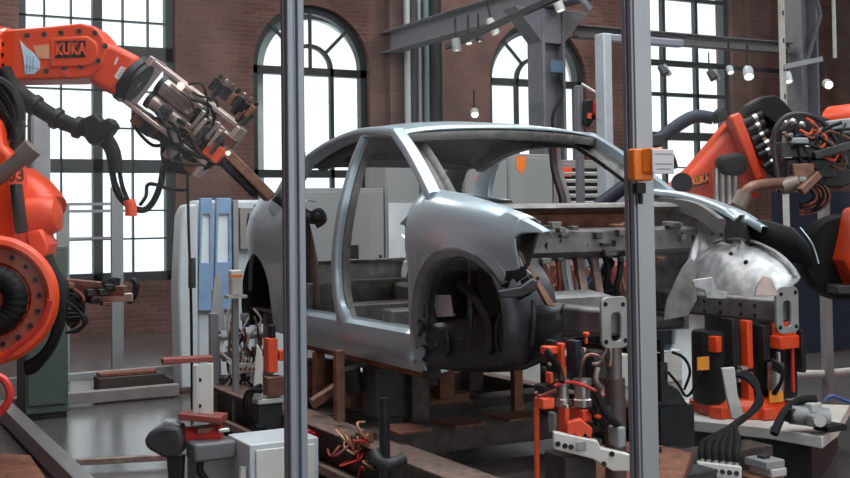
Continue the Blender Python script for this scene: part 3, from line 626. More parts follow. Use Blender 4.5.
# robot hoses
hp = [(2, 70), (12, 88), (24, 97), (45, 112), (68, 124), (88, 130), (104, 138), (113, 152), (116, 172)]
hz = RZ - .3
H = MB().tube([D(x, y, hz) for x, y in hp], lambda t: .056 - .012 * t, 12).build('dress_hose', BLACK, ra)
for p, q in (((24, 97), (45, 112)), ((45, 112), (68, 124)), ((68, 124), (88, 130)), ((88, 130), (104, 138))):
    m_ = D((p[0] + q[0]) / 2, (p[1] + q[1]) / 2 + .5, hz); d_ = (D(q[0], q[1], hz) - D(p[0], p[1], hz)).normalized(); MB().cyl(m_ - d_ * .02, m_ + d_ * .02, .068, n=14).build('hose_clamp', BLKM, H, bevel=.004)
b = MB(); b.pxp([(84, 120), (98, 114), (104, 122), (112, 118), (118, 126), (108, 140), (96, 146), (88, 140)], hz - .03, .14); b.build('hose_bracket', BLKM, ra, bevel=.012)
for pts, r in ((((106, 140), (111, 165), (116, 190), (124, 202), (133, 208)), .02), (((113, 142), (118, 160), (122, 185), (130, 205)), .014), (((133, 208), (144, 210), (153, 202), (160, 186), (164, 168), (172, 160)), .02), (((140, 205), (146, 196), (147, 186), (153, 184), (170, 189), (186, 190)), .012), (((108, 140), (112, 170), (121, 196), (128, 206)), .012)): pxcable(ra, pts, hz + .05, r, BLACK, 'hose', .02)
b = MB(); b.tube([D(129, 200, hz), D(131, 208, hz), D(131, 216, hz)], .035, 12); b.build('hose_coupling', ORANGE2, ra)
for pts in (((-12, 76), (2, 92), (12, 108), (16, 124), (12, 140)), ((-14, 90), (0, 104), (6, 118), (2, 134)), ((-6, 80), (8, 88), (18, 104), (20, 120)), ((-14, 100), (4, 112), (18, 134), (14, 150))): pxcable(ra, pts, 6.75, .035, BLACK, 'hose')
# red hose ring by the base
pxcable(ra, [(-20, 416), (-6, 416), (4, 408), (10, 396), (6, 382), (-4, 376), (-16, 378)], 5.6, .02, RED, 'red_hose')
pxcable(ra, [(-10, 372), (10, 352), (28, 338), (42, 322), (50, 300)], 6.05, .016, RED, 'red_hose')
for k in range(7): pxcable(ra, [(48 + k, 255 + 3 * k), (58 + k * 1.2, 285), (60 + k * .7, 310), (54, 338 + k), (42 - k, 356 + 2 * k), (26, 366 + k)], 6.5 + .05 * k, .028 - .001 * k, BLACK, 'hose')
for k in range(5): pxcable(ra, [(58, 300 + 5 * k), (72 + 2 * k, 305 + 3 * k), (83 + k, 318), (80 + k, 330 - k), (66, 333)], 6.7 + .03 * k, .008, BLACK, 'cable', .02)

# ================= GRIPPER on the left robot
gz = 7.4
ga = math.radians(37.5); gu = (math.cos(ga), math.sin(ga)); gv = (-math.sin(ga), math.cos(ga)); GO = (140, 80)
def G(u, v, w=0.0): return D(GO[0] + u * gu[0] + v * gv[0], GO[1] + u * gu[1] + v * gv[1], gz, w)
gr = thing('weld_gripper', 'steel gripper head with clamps and wires on the left robot\'s wrist', 'robot tool', G(40, 0))
eu = (G(50, 0) - G(0, 0)).normalized(); ew = VF; ev = ew.cross(eu)
GR = Matrix((eu, ev, ew)).transposed()
def gbox(name, u0, v0, u1, v1, w0, w1, m, bev=.005, root=None): return MB().box((G(u0, v0, w0) + G(u1, v1, w1)) / 2, (abs(u1 - u0) * gz / FPX, abs(v1 - v0) * gz / FPX, abs(w1 - w0)), GR).build(name, m, root or gr, bevel=bev)
gbox('mount_plate', 0, -27, 6, 27, -.17, .17, PSTEEL)
gbox('end_plate', 108, -24, 113, 20, -.15, .15, PSTEEL)
for v in (-26, 22):
    for w_ in (-.16, .13): gbox('side_bar', 6, v, 108, v + 4.5, w_, w_ + .03, PSTEEL)
for v0, r, m in ((-9, .062, STEEL), (9, .055, PSTEEL)):
    b = MB(); b.cyl(G(22, v0), G(66, v0), r); b.build('actuator', m, gr)
    b = MB(); b.cyl(G(66, v0), G(72, v0), r * 1.15); b.cyl(G(18, v0), G(23, v0), r * 1.15); b.build('actuator_cap', DGREY, gr)
    b = MB(); b.cyl(G(72, v0), G(106, v0), r * .45); b.build('piston', STEEL, gr)
for a in ((30, -18, 70, -12), (60, -14, 100, -6), (40, 14, 92, 19), (74, 2, 100, 10)): gbox('linkage', a[0], a[1], a[2], a[3], -.1, -.04, random.choice((DGREY, STEEL, PSTEEL)))
for k in range(12): u = random.uniform(20, 100); v = random.uniform(-20, 16); gbox('clamp_block', u, v, u + random.uniform(6, 12), v + random.uniform(4, 8), -.16, -.02, random.choice((DGREY, BLKM, STEEL, COPPER)))
gbox('valve_rail', 62, -42, 112, -36, -.05, .05, DGREY)
gbox('valve_rail_post', 66, -40, 70, -24, -.02, .02, DGREY); gbox('valve_rail_post', 100, -40, 104, -22, -.02, .02, DGREY)
for k in range(7):
    u = 60 + 7.5 * k; vb = gbox('valve', u, -49 + 1.5 * (k % 2), u + 5.5, -35, -.06, .05, random.choice((BLKM, DGREY, RUST, BLKM)))
    gbox('fitting', u + 1, -54, u + 3.5, -48, -.03, .03, (BLKM, STEEL, COPPER)[k % 3], root=vb)
for k in range(3): gbox('valve', 92 + 7 * k, -43 + 3 * k, 97 + 7 * k, -30 + 2 * k, -.06, .05, (BLKM, COPPER, DGREY)[k])
gbox('red_block', 98, 2, 116, 18, -.18, -.1, ORANGE2); gbox('red_block', 104, -12, 118, -2, -.17, -.1, COPPER)
o = MB().ball(G(42, -21, -.17), .022).build('work_lamp', LAMPO, gr); o['label'] = 'small glowing lamp'
o = MB().ball(G(118, 3, -.14), .014).build('work_lamp', LAMPO, gr)
for k in range(11):
    u = random.uniform(30, 70); v = random.choice((-1, 1)) * random.uniform(10, 30)
    pts = [G(u, v, -.1), G(u + 15, v + random.uniform(-8, 14), -.2), G(u + 34, v + random.uniform(-6, 16), -.15), G(min(u + 52, 118), random.uniform(-10, 30), -.12)]
    cable(gr, pts, random.choice((.008, .011, .014)), random.choice((BLACK, BLACK, COPPER, BLKM)))
for k in range(5): cable(gr, [G(52 + 4 * k, 24, -.05), G(70 + 4 * k, 48 - 2 * k, -.08), G(96 + 3 * k, 44 - 4 * k, -.08), G(112, 20 - 2 * k, -.08)], .014, BLACK)
cable(gr, [G(14, 28, 0), G(24, 40, 0), G(50, 44, 0), G(62, 30, 0)], .012, BLACK)
for k in range(10):
    u = 26 + 8.2 * k; v = 20 + 7 * math.sin(k * 1.7) + (6 if k > 3 else 0); gbox('clamp_block', u, v, u + random.uniform(7, 12), v + random.uniform(7, 13), -.14, .04, (DGREY, BLKM, RUST, PSTEEL, BLKM, STEEL)[k % 6])
for k in range(6): u = 74 + 6 * k; gbox('steel_finger', u, -16 + 5 * (k % 3), u + 4, 4 + 5 * (k % 3), -.2, -.14, (STEEL, PSTEEL, DGREY)[k % 3])
for a in ((20, 26, 50, 38), (46, 24, 74, 36), (70, 20, 96, 32)): gbox('bracket', a[0], a[1], a[2], a[3], -.1, .02, (BLKM, DGREY, RUST)[a[0] % 3])
b = MB(); b.bar(G(110, 6, .0), G(172, 16, .15), .09, .07); b.build('reach_arm', COPPER, gr, bevel=.008)
b = MB(); b.bar(G(112, 14, -.02), G(160, 22, .12), .05, .05); b.build('reach_arm', BLKM, gr, bevel=.008)
he = [D(276, 194, 7.7), D(296, 210, 7.75), D(312, 218, 7.75), D(322, 218, 7.75)]
b = MB(); b.tube(he, lambda t: .05 - .012 * t, 10); b.build('reach_tip', DGREY, gr)
b = MB(); b.ball(D(318, 217, 7.72), .05); b.tube([D(312, 214, 7.7), D(320, 211, 7.7), D(324, 220, 7.7), D(316, 226, 7.7)], .02, 8); b.build('grip_jaw', BLKM, gr)
# ================= RIGHT ROBOT behind the car's far wing
rz = 7.7
rb = thing('industrial_robot', 'orange robot with a black wired head standing behind the car\'s far wing', 'robot', D(742, 412, rz), 'orange robots')
tz = D(742, 412, rz).z
def RX(px, py, dw=0.0): return D(px, py, rz, dw)
o0 = ORG[rb.name]
b = MB(); b.lathe([(.02, 0), (.29, 0), (.29, .06), (.27, .09), (.25, .12), (.02, .12)], o0, VU); b.build('base', ORANGE, rb, bevel=.008)
for k in range(6):
    th = k * math.pi / 3 + .3; p = o0 + V((.28 * math.cos(th), .28 * math.sin(th), .04)); MB().box(p, (.12, .1, .08), Matrix.Rotation(th, 3, 'Z')).build('foot', ORANGE, rb, bevel=.01)
b = MB(); b.lathe([(.02, .12), (.22, .12), (.22, .75), (.02, .75)], o0 + VF * .05, VU); b.build('column', BLKM, rb)
b = MB(); b.lathe([(.001, .03), (.14, .03), (.15, .05), (.15, .48), (.14, .5), (.001, .5)], RX(714, 405, -.05) , VU, 28); b.build('drum', BLACK, rb)
b = MB(); b.lathe([(.001, .05), (.125, .05), (.13, .07), (.13, .44), (.001, .45)], RX(775, 402, -.05), VU, 28); b.build('drum', BLACK, rb)
for q in ((697, 357, 709, 370), (769, 387, 783, 402)): 
    p = MB().abox(*q, rz - .22, .01).build('warning_sticker', YEL, rb, smooth=False)
for q, m in (((740, 320, 753, 368), ORANGE), ((741, 372, 754, 408), ORANGE), ((772, 318, 796, 337), ORANGE), ((770, 335, 803, 348), ORANGE), ((708, 336, 722, 352), ORANGE), ((790, 345, 795, 392), RED), ((754, 325, 770, 360), BLKM), ((722, 318, 740, 368), BLKM), ((796, 330, 806, 372), BLKM)):
    MB().abox(*q, rz - .2, .1).build('bracket' if m is ORANGE else 'cover', m, rb, bevel=.008)
b = MB(); b.cyl(RX(764, 358, -.25), RX(764, 384, -.25), .055); b.build('motor', STEEL, rb)
for q in ((735, 370, 741, 382), (737, 366, 748, 370), (776, 352, 781, 378)): MB().abox(*q, rz - .26, .05).build('fitting', STEEL, rb, bevel=.004)
# arm above the wing
b = MB(); b.pxp([(664, 190), (690, 166), (730, 118), (744, 116), (752, 140), (765, 182), (745, 204), (700, 206), (670, 204)], rz + .2, .3); arm = b.build('arm', ORANGE, rb, bevel=.05, seg=3)
b = MB(); b.pxp([(727, 118), (736, 113), (745, 134), (760, 178), (752, 182), (740, 150)], rz - .02, .18); b.build('arm_shield', ORANGE, rb, bevel=.012)
z_ = rz + .04
b = MB(); b.pxp([(692, 177), (709, 173), (709, 183), (693, 187)], z_ - .01, .01); b.build('letter_panel', BLKM, arm, smooth=False)
text('lettering', 'KUKA', SWO, arm, D(700.7, 180, z_ - .02), VR + VU * .22, VU - VR * .22, .07, wx_=.62)
b = MB(); b.cyl(D(682, 183, z_ - .01), D(682, 183, z_ + .05), .07); b.build('joint_cap', BLKM, arm)
for k in range(4): x = 716 + 6.5 * k; b = MB(); b.cyl(D(x, 168, rz - .1), D(x, 204, rz - .1), .02); b.build('cylinder_rod', STEEL, rb)
b = MB(); b.pxp([(715, 160), (722, 155), (738, 152), (745, 158), (745, 172), (738, 176), (720, 175)], rz - .1, .16); b.build('arm_box', BLACK, rb, bevel=.03)
b = MB(); b.pxp([(650, 180), (666, 192), (672, 205), (648, 205)], rz + .1, .2); b.build('arm_tail', RED, rb, bevel=.02)
b = MB(); b.pxp([(740, 118), (745, 106), (758, 98), (770, 96), (779, 103), (791, 117), (772, 128), (752, 112)], rz + .1, .24); b.build('black_cover', BLACK, rb, bevel=.015)
b = MB(); b.pxp([(746, 118), (766, 108), (786, 150), (778, 182), (762, 172)], rz + .2, .15); b.build('back_plate', BLKM, rb, bevel=.01)
for k, (x0, y0, x1, y1) in enumerate(((744, 124, 762, 114), (748, 132, 764, 122), (752, 141, 768, 132), (756, 150, 774, 139), (758, 156, 774, 148), (764, 168, 778, 159))):
    cy = MB(); cy.cyl(D(x0, y0, rz), D(x1, y1, rz), .032, n=14); cy.build('counterweight_cylinder', BLKM, rb)
    MB().cyl(D(lerp(x0, x1, .5), lerp(y0, y1, .5), rz), D(lerp(x0, x1, .7), lerp(y0, y1, .7), rz), .034, n=14).build('steel_sleeve', STEEL, rb)
cable(rb, [RX(656, 142, .1), RX(668, 134, .1), RX(686, 121, .1), RX(700, 115, .1), RX(716, 117, .1)], .045, NAVY, 'dress_hose', 12)
b = MB(); b.pxp([(713, 114), (721, 106), (728, 117), (716, 124)], rz + .05, .14); b.build('hose_bracket', BLKM, rb, bevel=.008)
b = MB(); b.pxp([(649, 137), (657, 134), (664, 142), (662, 147), (650, 148)], rz + .1, .12); b.build('hose_bracket', BLKM, rb, bevel=.01)
cable(rb, [RX(672, 150, .1), RX(676, 158, .1), RX(680, 166, .15)], .02, BLACK, 'hose')
cable(rb, [D(598, 206, 8.0), D(612, 196, 8.0), D(626, 186, 8.0), D(640, 184, 8.0)], .05, NAVY, 'dress_hose', 12)
# head / tool of the right robot
hz2 = 7.2
hd = thing('clamping_tool', 'black tool bristling with wires and clamps held by the right robot', 'robot tool', D(810, 165, hz2))
def hb(name, x0, y0, x1, y1, m, dw=0.0, d=.12, root=None): return MB().pxp([(x0, y0), (x1, y0 + random.uniform(-2, 2)), (x1 + random.uniform(-2, 2), y1), (x0 + random.uniform(-2, 2), y1)], hz2 + dw, d).build(name, m, root or hd, bevel=.008)
b = MB(); b.pxp([(776, 130), (790, 116), (815, 116), (835, 124), (850, 128), (852, 182), (838, 188), (812, 186), (780, 172)], hz2 + .15, .16); b.build('tool_plate', BLKM, hd, bevel=.01)
b = MB(); b.pxp([(822, 122), (860, 117), (862, 132), (828, 136)], hz2, .18); b.build('tool_beam', GREY, hd, bevel=.01)
b = MB(); b.pxp([(812, 152), (862, 138), (862, 146), (815, 160)], hz2 - .15, .06); b.build('tool_rail', DGREY, hd, bevel=.006)
hb('tool_base', 778, 142, 826, 158, DGREY, -.08); hb('tool_base', 782, 160, 832, 178, BLKM, -.02, .2)
for x, y in ((785, 123), (793, 122), (802, 125)): MB().ball(D(x, y, hz2 - .02), .024, 8).build('round_sensor', STEEL, hd)
for k in range(16):
    x, y = random.uniform(780, 838), random.uniform(126, 180); hb('clamp_block', x, y, x + random.uniform(5, 12), y + random.uniform(4, 9), random.choice((DGREY, BLKM, STEEL, COPPER, GREY)), random.uniform(-.12, .02), .1)
hb('valve', 792, 138, 806, 144, GREY, -.16, .08)
for k in range(9): 
    x = 806 + 4 * k; y = 118 + 5.5 * k * .8; pxcable(hd, [(x, y), (x + 8, y + 6), (x + 4, y + 16), (x - 6, y + 12)], hz2 - .12, .009, (ORANGE2, BRED, COPPER)[k % 3], 'wire', .03)
pxcable(hd, [(779, 182), (774, 150), (776, 128), (790, 115), (812, 116), (830, 130), (842, 152)], hz2 - .1, .016, DGREY, 'hose')
for k in range(9): pxcable(hd, [(random.uniform(780, 800), random.uniform(128, 160)), (random.uniform(795, 815), random.uniform(120, 175)), (random.uniform(815, 835), random.uniform(130, 180)), (random.uniform(835, 855), random.uniform(120, 175))], hz2 - .12, random.choice((.008, .011, .014)), random.choice((BLACK, BLKM, COPPER)), 'cable', .04)
for k in range(8):
    a = 14 + 2.2 * k; pxcable(hd, [(800 + a * math.cos(t) * 1.0, 196 + a * .62 * math.sin(t)) for t in [-2.8 + .55 * q for q in range(9)]], hz2 - .05 + .02 * k, .011, (BLACK, BRED, BLACK, COPPER)[k % 4], 'cable_loop', .03)
b = MB(); b.tube([D(738, 200, hz2 - .2), D(744, 194, hz2 - .2), D(752, 187, hz2 - .2), D(770, 184, hz2 - .15), D(794, 182, hz2 - .1)], .035, 12); b.build('hydraulic_pipe', COPPER, hd)
b = MB(); b.cyl(D(738, 206, hz2 - .2), D(745, 193, hz2 - .2), .05); b.cyl(D(781, 187, hz2 - .12), D(797, 182, hz2 - .12), .05); b.build('pipe_collar', mat('taupe collar', (.2, .15, .13), .45, .4), hd)
hb('copper_block', 790, 164, 812, 182, COPPER, -.1, .1); b = MB(); b.bar(D(800, 192, hz2 - .2), D(818, 174, hz2 - .15), .05, .05); b.build('link', COPPER, hd, bevel=.006)
# third robot at the edge
r3 = thing('industrial_robot', 'orange robot cut off by the right edge of the picture, with a black round joint', 'robot', V((D(920, 420, 7.9).x, D(920, 420, 7.9).y, 0)), 'orange robots')
ORr = ORG[r3.name]; b = MB(); b.lathe([(.02, 0), (.34, 0), (.34, .08), (.26, .14), (.24, .7), (.02, .7)], ORr, VU); b.build('base', ORANGE, r3)
c3 = D(848, 258, 7.6); b = MB(); b.lathe([(.001, 0), (.16, 0), (.27, -.02), (.29, -.06), (.29, -.16), (.001, -.16)], c3, -VF, 36); b.build('joint', BLACK, r3)
b = MB(); b.pxp([(850, 208), (930, 200), (930, 300), (852, 292), (838, 260)], 7.5, .3); b.build('arm', ORANGE, r3, bevel=.03)
b = MB(); b.lathe([(.001, 0), (.09, 0), (.11, -.04), (.11, -.3), (.001, -.3)], D(864, 118, 7.9), -VF + VR * .4, 24); b.build('motor', ORANGE, r3)
b = MB(); b.pxp([(868, 100), (930, 95), (930, 300), (872, 220)], 7.9, .25); b.build('upper_arm', ORANGE, r3, bevel=.03)
b = MB(); b.pxp([(832, 285), (860, 284), (860, 293), (832, 293)], 7.45, .2); b.build('bracket', DGREY, r3, bevel=.006)

# ================= HALL STEELWORK
XB, YC = 8.3, 11.8
def ibeam(b, p, q, w, h, t=.02):
    up = VU; b.bar(p + VU * (h / 2 - t / 2), q + VU * (h / 2 - t / 2), w, t); b.bar(p - VU * (h / 2 - t / 2), q - VU * (h / 2 - t / 2), w, t); b.bar(p, q, t, h - 2 * t)
b = MB(); ibeam(b, V((XB, WY - .02, 4.33)), V((XB, 4.0, 4.33)), .26, .34); tag(b.build('overhead_girder', BEAM, loc=(XB, 10, 4.33), bevel=.003), 'long grey overhead girder running from the brick wall over the first column', 'girder')
t = thing('steel_column', 'grey steel column with flared head under the girder, before the right arched window', 'column', (XB, YC, 0))
b = MB(); b.bb(XB - .17, YC - .17, 0, XB - .13, YC + .17, 4.15); b.bb(XB + .13, YC - .17, 0, XB + .17, YC + .17, 4.15); b.bb(XB - .13, YC - .015, 0, XB + .13, YC + .015, 4.15); b.build('shaft', COLM, t, bevel=.004)
b = MB(); b.prism([(XB - .16, YC - .15, 3.72), (XB + .16, YC - .15, 3.72), (XB + .55, YC - .15, 4.15), (XB - .55, YC - .15, 4.15)], (0, .3, 0)); b.build('flared_head', COLM, t, bevel=.006)
b = MB(); b.bb(XB - .08, YC - .22, 3.35, XB + .1, YC - .17, 3.5); b.build('junction_box', mat('slate junction box', (.1, .16, .24), .5), t, bevel=.006)
cable(t, [V((XB + .05, YC - .2, 3.35)), V((XB + .08, YC - .21, 3.1)), V((XB - .06, YC - .2, 2.8)), V((XB - .02, YC - .2, 2.4)), V((XB + .03, YC - .2, 1.8))], .02, BLKM)
XC2 = D(803, 200, 16.5).x; 
t = thing('steel_column', 'tall grey steel column at the right before the bare brick', 'column', (XC2, YC, 0))
b = MB(); b.bb(XC2 - .17, YC - .2, 0, XC2 - .13, YC + .2, 7.9); b.bb(XC2 + .13, YC - .2, 0, XC2 + .17, YC + .2, 7.9); b.bb(XC2 - .13, YC - .015, 0, XC2 + .13, YC + .015, 7.9); b.build('shaft', COLM, t, bevel=.004)
b = MB(); b.bar(V((XC2 - .1, YC - .22, 5.3)), V((XC2 + .2, YC - .22, 4.4)), .04, .04); b.bar(V((XC2 + .2, YC - .22, 4.4)), V((XC2 - .1, YC - .22, 3.7)), .04, .04); b.build('lacing', COLM, t)
b = MB(); ibeam(b, V((XB + .43, YC, 3.92)), V((XC2 - .21, YC, 3.92)), .18, .16); tag(b.build('cross_girder', mat('dull brown grey girder', (.14, .135, .14), .55), loc=(XB, YC, 3.9), bevel=.003), 'thin grey girder spanning from column to column before the right window', 'girder')
p = on_y(636, 62, 12.2); q = on_y(792, 80, 12.2); b = MB(); b.bar(V((p.x, 12.2, p.z)), V((q.x, 12.2, p.z)), .05, .06); tag(b.build('lighting_rail', DGREY, loc=p), 'slender dark lighting rail below the cross girder', 'rail')
def spot(px, py, z, label, dr=(0, 0, -1), r=.075, L=.2, m=GREY, top=None):
    p = D(px, py, z); d = V(dr).normalized(); r *= .72; L *= .75; t = thing('spotlight', label, 'spotlight', p, 'ceiling spotlights')
    b = MB(); b.lathe([(.001, -L), (r * .8, -L), (r, -L * .8), (r, 0), (r * .85, 0), (r * .8, -.03)], p, d, 20); b.build('housing', m, t)
    MB().lathe([(.001, -.025), (r * .84, -.025), (r * .84, -.015), (.001, -.015)], p, d, 20).build('lens', LAMPW, t, smooth=False)
    e = p - d * L; MB().tube([e + d * L * .5 + V((0, 0, .02)), e + V((0, 0, .12)), p * 0 + V((e.x, e.y, top if top else e.z + .25))], .014, 6, False).build('bracket', BLKM, t)
sz = 13.6
tr0, tr1 = D(447, 47, sz + .6), D(560, -4, sz - 2.4)
b = MB(); b.bar(tr0, tr1, .06, .06); o = b.build('lighting_track', DGREY, loc=tr0); tag(o, 'dark lighting track hung beside the overhead girder', 'rail')
spot(457, 51, sz, 'pale spotlight at the far end of the dark lighting track', (.05, -.1, -1)); spot(469, 44, sz, 'small lit spotlight second on the lighting track', (-.1, -.3, -1), .06, .14); spot(480, 42, sz - .1, 'dim warm spotlight third on the lighting track', (.1, -.2, -1), .06, .12, DGREY)
spot(496, 34, sz - .4, 'tilted white spotlight under the flared column head\'s left side', (.35, -.3, -1), .07, .26, LGREY); spot(561, 11, 12.6, 'white spotlight before the flared column head', (.2, -.3, -1), .075, .3, LGREY); spot(590, 10, 13, 'slanted spotlight right of the flared column head', (.6, -.2, -.8), .06, .25, COLM)
spot(475, 115, 14, 'lit spotlight low before the brick between the arched windows', (-.3, -.6, -.5), .07, .14, LGREY)
spot(749, 77, 12.0, 'white spotlight on the brick right of the last window', (-.4, -.5, -.6), .075, .2, OFFW); spot(731, 73, 12.2, 'small pale spotlight at the edge of the last window', (-.2, -.5, -.8), .05, .12, OFFW); spot(789, 82, 12.2, 'pale box spotlight beside the tall right column', (-.2, -.4, -.8), .06, .16, OFFW); spot(829, 85, 12.4, 'bright spotlight right of the tall right column', (-.5, -.8, -.3), .07, .15, LGREY)
for x, y, lb in ((660, 66, 'tiny dark hanging fitting near the left edge of the last window'), (709, 71, 'tiny grey hanging fitting before the last window\'s right half')):
    p = D(x, y, 12.3); t = thing('spotlight', lb, 'spotlight', p, 'ceiling spotlights'); MB().cyl(p, p + V((.03, -.05, -.09)), .035, .05, 14).build('housing', DGREY, t); MB().cyl(p, p + VU * .2, .008).build('bracket', BLKM, t); MB().cyl(p + V((.05, 0, .02)), p + V((.1, -.04, -.1)), .025, .03, 12).build('housing', GREY, t)
# perforated upright at the right, thin conduit
zp = 11.5
t = thing('perforated_upright', 'pale slotted upright left of the tall right column', 'upright', V((D(784, 120, zp).x, D(784, 120, zp).y, 0)))
px0 = ORG[t.name]; b = MB(); ht = 6.5; b.box(px0 + VU * ht / 2, (.055, .04, ht)); b.build('rail', mat('pale grey rail paint', (.5, .5, .47), .5), t, bevel=.003)
for k in range(14): MB().box(px0 + V((0, -.021, 2.2 + .28 * k)), (.02, .004, .05)).build('slot', DGREY, t, smooth=False)
b = MB(); b.bar(D(783, 67, zp), D(822, 59, zp), .05, .05); tag(b.build('cantilever_tube', GREY, loc=D(783, 67, zp)), 'short grey tube reaching right from the slotted upright', 'tube')
b = MB(); pc = D(835, 58, zp); b.cyl(pc, V((pc.x, pc.y, HT)), .02, n=10); tag(b.build('conduit', LGREY, loc=D(834, 20, zp)), 'thin pale conduit hanging at the upper right corner', 'conduit')
# pipes on the brick pier
for k, (x, r, m) in enumerate(((409, .05, OFFW), (415, .07, FRAME), (421, .04, ALU), (428, .05, mat('dull teal pipe', (.12, .2, .2), .4)), (437, .11, BLKM))):
    p = on_y(x, 200, WY - .32); o = MB().cyl((p.x, WY - .32, .02), (p.x, WY - .32, HT - .02), r).build('wall_pipe', m, loc=(p.x, WY - .32, 0)); tag(o, ('white pipe first on the brick pier by the arched window', 'dark green pipe second on the brick pier', 'grey pipe third on the brick pier', 'dull teal pipe fourth on the brick pier', 'thick black pipe last on the brick pier')[k], 'pipe', 'pipes on the brick pier')
# portal post with bent top
zq = 9.0
t = thing('portal_post', 'grey fence portal post with a short arm, behind the car roof\'s right end', 'post', V((D(606, 200, zq).x, D(606, 200, zq).y, 0)))
p = ORG[t.name]; topz = D(606, 34, zq).z; b = MB(); b.bb(p.x - .04, p.y - .06, 0, p.x + .04, p.y + .06, topz); b.build('upright', mat('pale blue grey post', (.4, .44, .47), .45), t, bevel=.01)
b = MB(); b.bar(V((p.x, p.y, topz - .03)), V((p.x + .8, p.y, topz - .03)), .08, .06); b.build('arm', ALU, t, bevel=.01)
b = MB(); b.bar(V((p.x, p.y, topz - .5)), D(582, 84, zq + .4), .015, .015); b.build('stay', LGREY, t)
t = thing('red_camera_unit', 'red and black unit on a short dark post beside the portal post', 'sensor unit', V((D(588, 200, 9.3).x, D(588, 200, 9.3).y, 0)))
p = ORG[t.name]; b = MB(); b.bb(p.x - .1, p.y - .03, 0, p.x - .05, p.y + .03, D(577, 86, 9.3).z); b.build('post', COLM, t, bevel=.004)
b = MB(); b.pxp([(583, 101), (592, 100), (594, 118), (588, 128), (582, 124)], 9.25, .12); b.build('body', BLKM, t, bevel=.01)
b = MB(); b.pxp([(593, 101), (601, 99), (602, 118), (596, 120), (592, 112)], 9.2, .14); b.build('red_cover', RED, t, bevel=.012); b = MB(); b.pxp([(588, 113), (592, 113), (591, 119), (587, 118)], 9.15, .03); b.build('red_tip', ORANGE2, t)

# ================= CABINETS behind the car
def cabinet(px0, px1, py, z, dep, label, m=CAB, group='control cabinets', nd=1, legs=0.0):
    """row unit standing parallel to the hall wall"""
    a = on_y(px0, 190, z); c = on_y(px1, 190, z); top = on_y((px0 + px1) / 2, py, z).z
    t = thing('control_cabinet', label, 'cabinet', ((a.x + c.x) / 2, z, 0), group)
    b = MB(); b.bb(a.x + .005, z, .1, c.x - .005, z + dep, top); b.build('body', m, t, bevel=.01)
    b = MB(); b.bb(a.x + .03, z + .03, 0, c.x - .03, z + dep, .1); b.build('plinth', BLKM, t)
    w = (c.x - a.x) / nd; ds = []
    for k in range(nd):
        b = MB(); b.bb(a.x + w * k + .02, z - .02, .14, a.x + w * (k + 1) - .02, z - .002, top - .04); d = b.build('door', m, t, bevel=.006); ds.append(d)
        b = MB(); b.bb(a.x + w * (k + 1) - .08, z - .045, 1.0, a.x + w * (k + 1) - .05, z - .02, 1.2); b.build('handle', BLKM, d, bevel=.004)
    return t, ds, a.x, c.x, top
YK = 10.2
t, ds, xa, xb, top = cabinet(466, 508, 157, YK, .5, 'grey control cabinet with orange warning triangle seen through the windscreen')
tri = D(480, 176, 1); 
def decal_tri(px, py, Y, s, root):
    c = on_y(px, py, Y); o = MB().prism([(c.x - s, Y, c.z - s * .8), (c.x + s, Y, c.z - s * .8), (c.x, Y, c.z + s * .95)], (0, -.004, 0)).build('warning_triangle', ORANGE2, root, smooth=False); o['label'] = 'orange warning triangle'
    MB().bb(c.x - s * .08, Y - .006, c.z - s * .35, c.x + s * .08, Y - .003, c.z + s * .45).build('bolt_mark', BLKM, o, smooth=False); return o
decal_tri(480, 176, YK - .02, .075, ds[0])
c = on_y(508, 163, YK - .02)
t, ds, xa, xb, top = cabinet(508, 553, 154, YK, .5, 'grey control cabinet with orange tag beside the louvred one')
c = on_y(507 + 9, 160, YK - .02); MB().prism([(c.x - .0, YK - .021, c.z + .04), (c.x + .12, YK - .021, c.z + .04), (c.x + .12, YK - .021, c.z - .08), (c.x + .06, YK - .021, c.z - .15), (c.x, YK - .021, c.z - .08)], (0, -.005, 0)).build('orange_tag', SWO, ds[0], smooth=False)
t, ds, xa, xb, top = cabinet(554, 602, 160, YK, .5, 'grey control cabinet with a dark louvred front', CAB2)
g = on_y(558, 168, YK - .022); h = on_y(601, 206, YK - .022); b = MB(); b.bb(g.x, YK - .03, h.z - .3, h.x, YK - .022, g.z); lv = b.build('louvre_panel', BLKM, ds[0], bevel=.003)
for k in range(8): zz = g.z - .06 - .08 * k; MB().box(((g.x + h.x) / 2, YK - .045, zz), ((h.x - g.x) - .06, .03, .03), Matrix.Rotation(.5, 3, 'X')).build('slat', LGREY, lv, smooth=False)
c = on_y(561, 172, YK - .035); MB().bb(c.x - .1, YK - .05, c.z - .05, c.x + .14, YK - .035, c.z + .05).build('orange_sign', ORANGE2, ds[0], bevel=.004)
t, ds, xa, xb, top = cabinet(603, 640, 168, YK + .1, .5, 'narrow grey control cabinet right of the louvred one', CAB)
YL = 11.0
for i, (p, q, yy, lb, m) in enumerate(((303, 345, 188, 'grey control cabinet seen through the car behind its b pillar', CAB), (346, 384, 188, 'grey control cabinet with small black keypad seen through the front door opening', CAB2), (385, 420, 150, 'tall pale cabinet with a painted light reflection seen through the front door opening', CAB), (421, 465, 176, 'grey control cabinet seen past the front windscreen pillar', CAB2))):
    t, ds, xa, xb, top = cabinet(p, q, yy, YL, .5, lb, m)
    if i == 2: g = on_y(388, 203, YL - .022); h = on_y(417, 262, YL - .022); MB().bb(g.x, YL - .03, h.z, h.x, YL - .022, g.z).build('pale_reflection', mat('painted pale reflection', (.55, .58, .6), .08), ds[0], smooth=False)  # pale plate paints the light reflection on the cabinet door
    if i == 1: g = on_y(349, 245, YL - .022); MB().bb(g.x, YL - .05, g.z - .2, g.x + .1, YL - .022, g.z).build('keypad', BLKM, ds[0], bevel=.005)

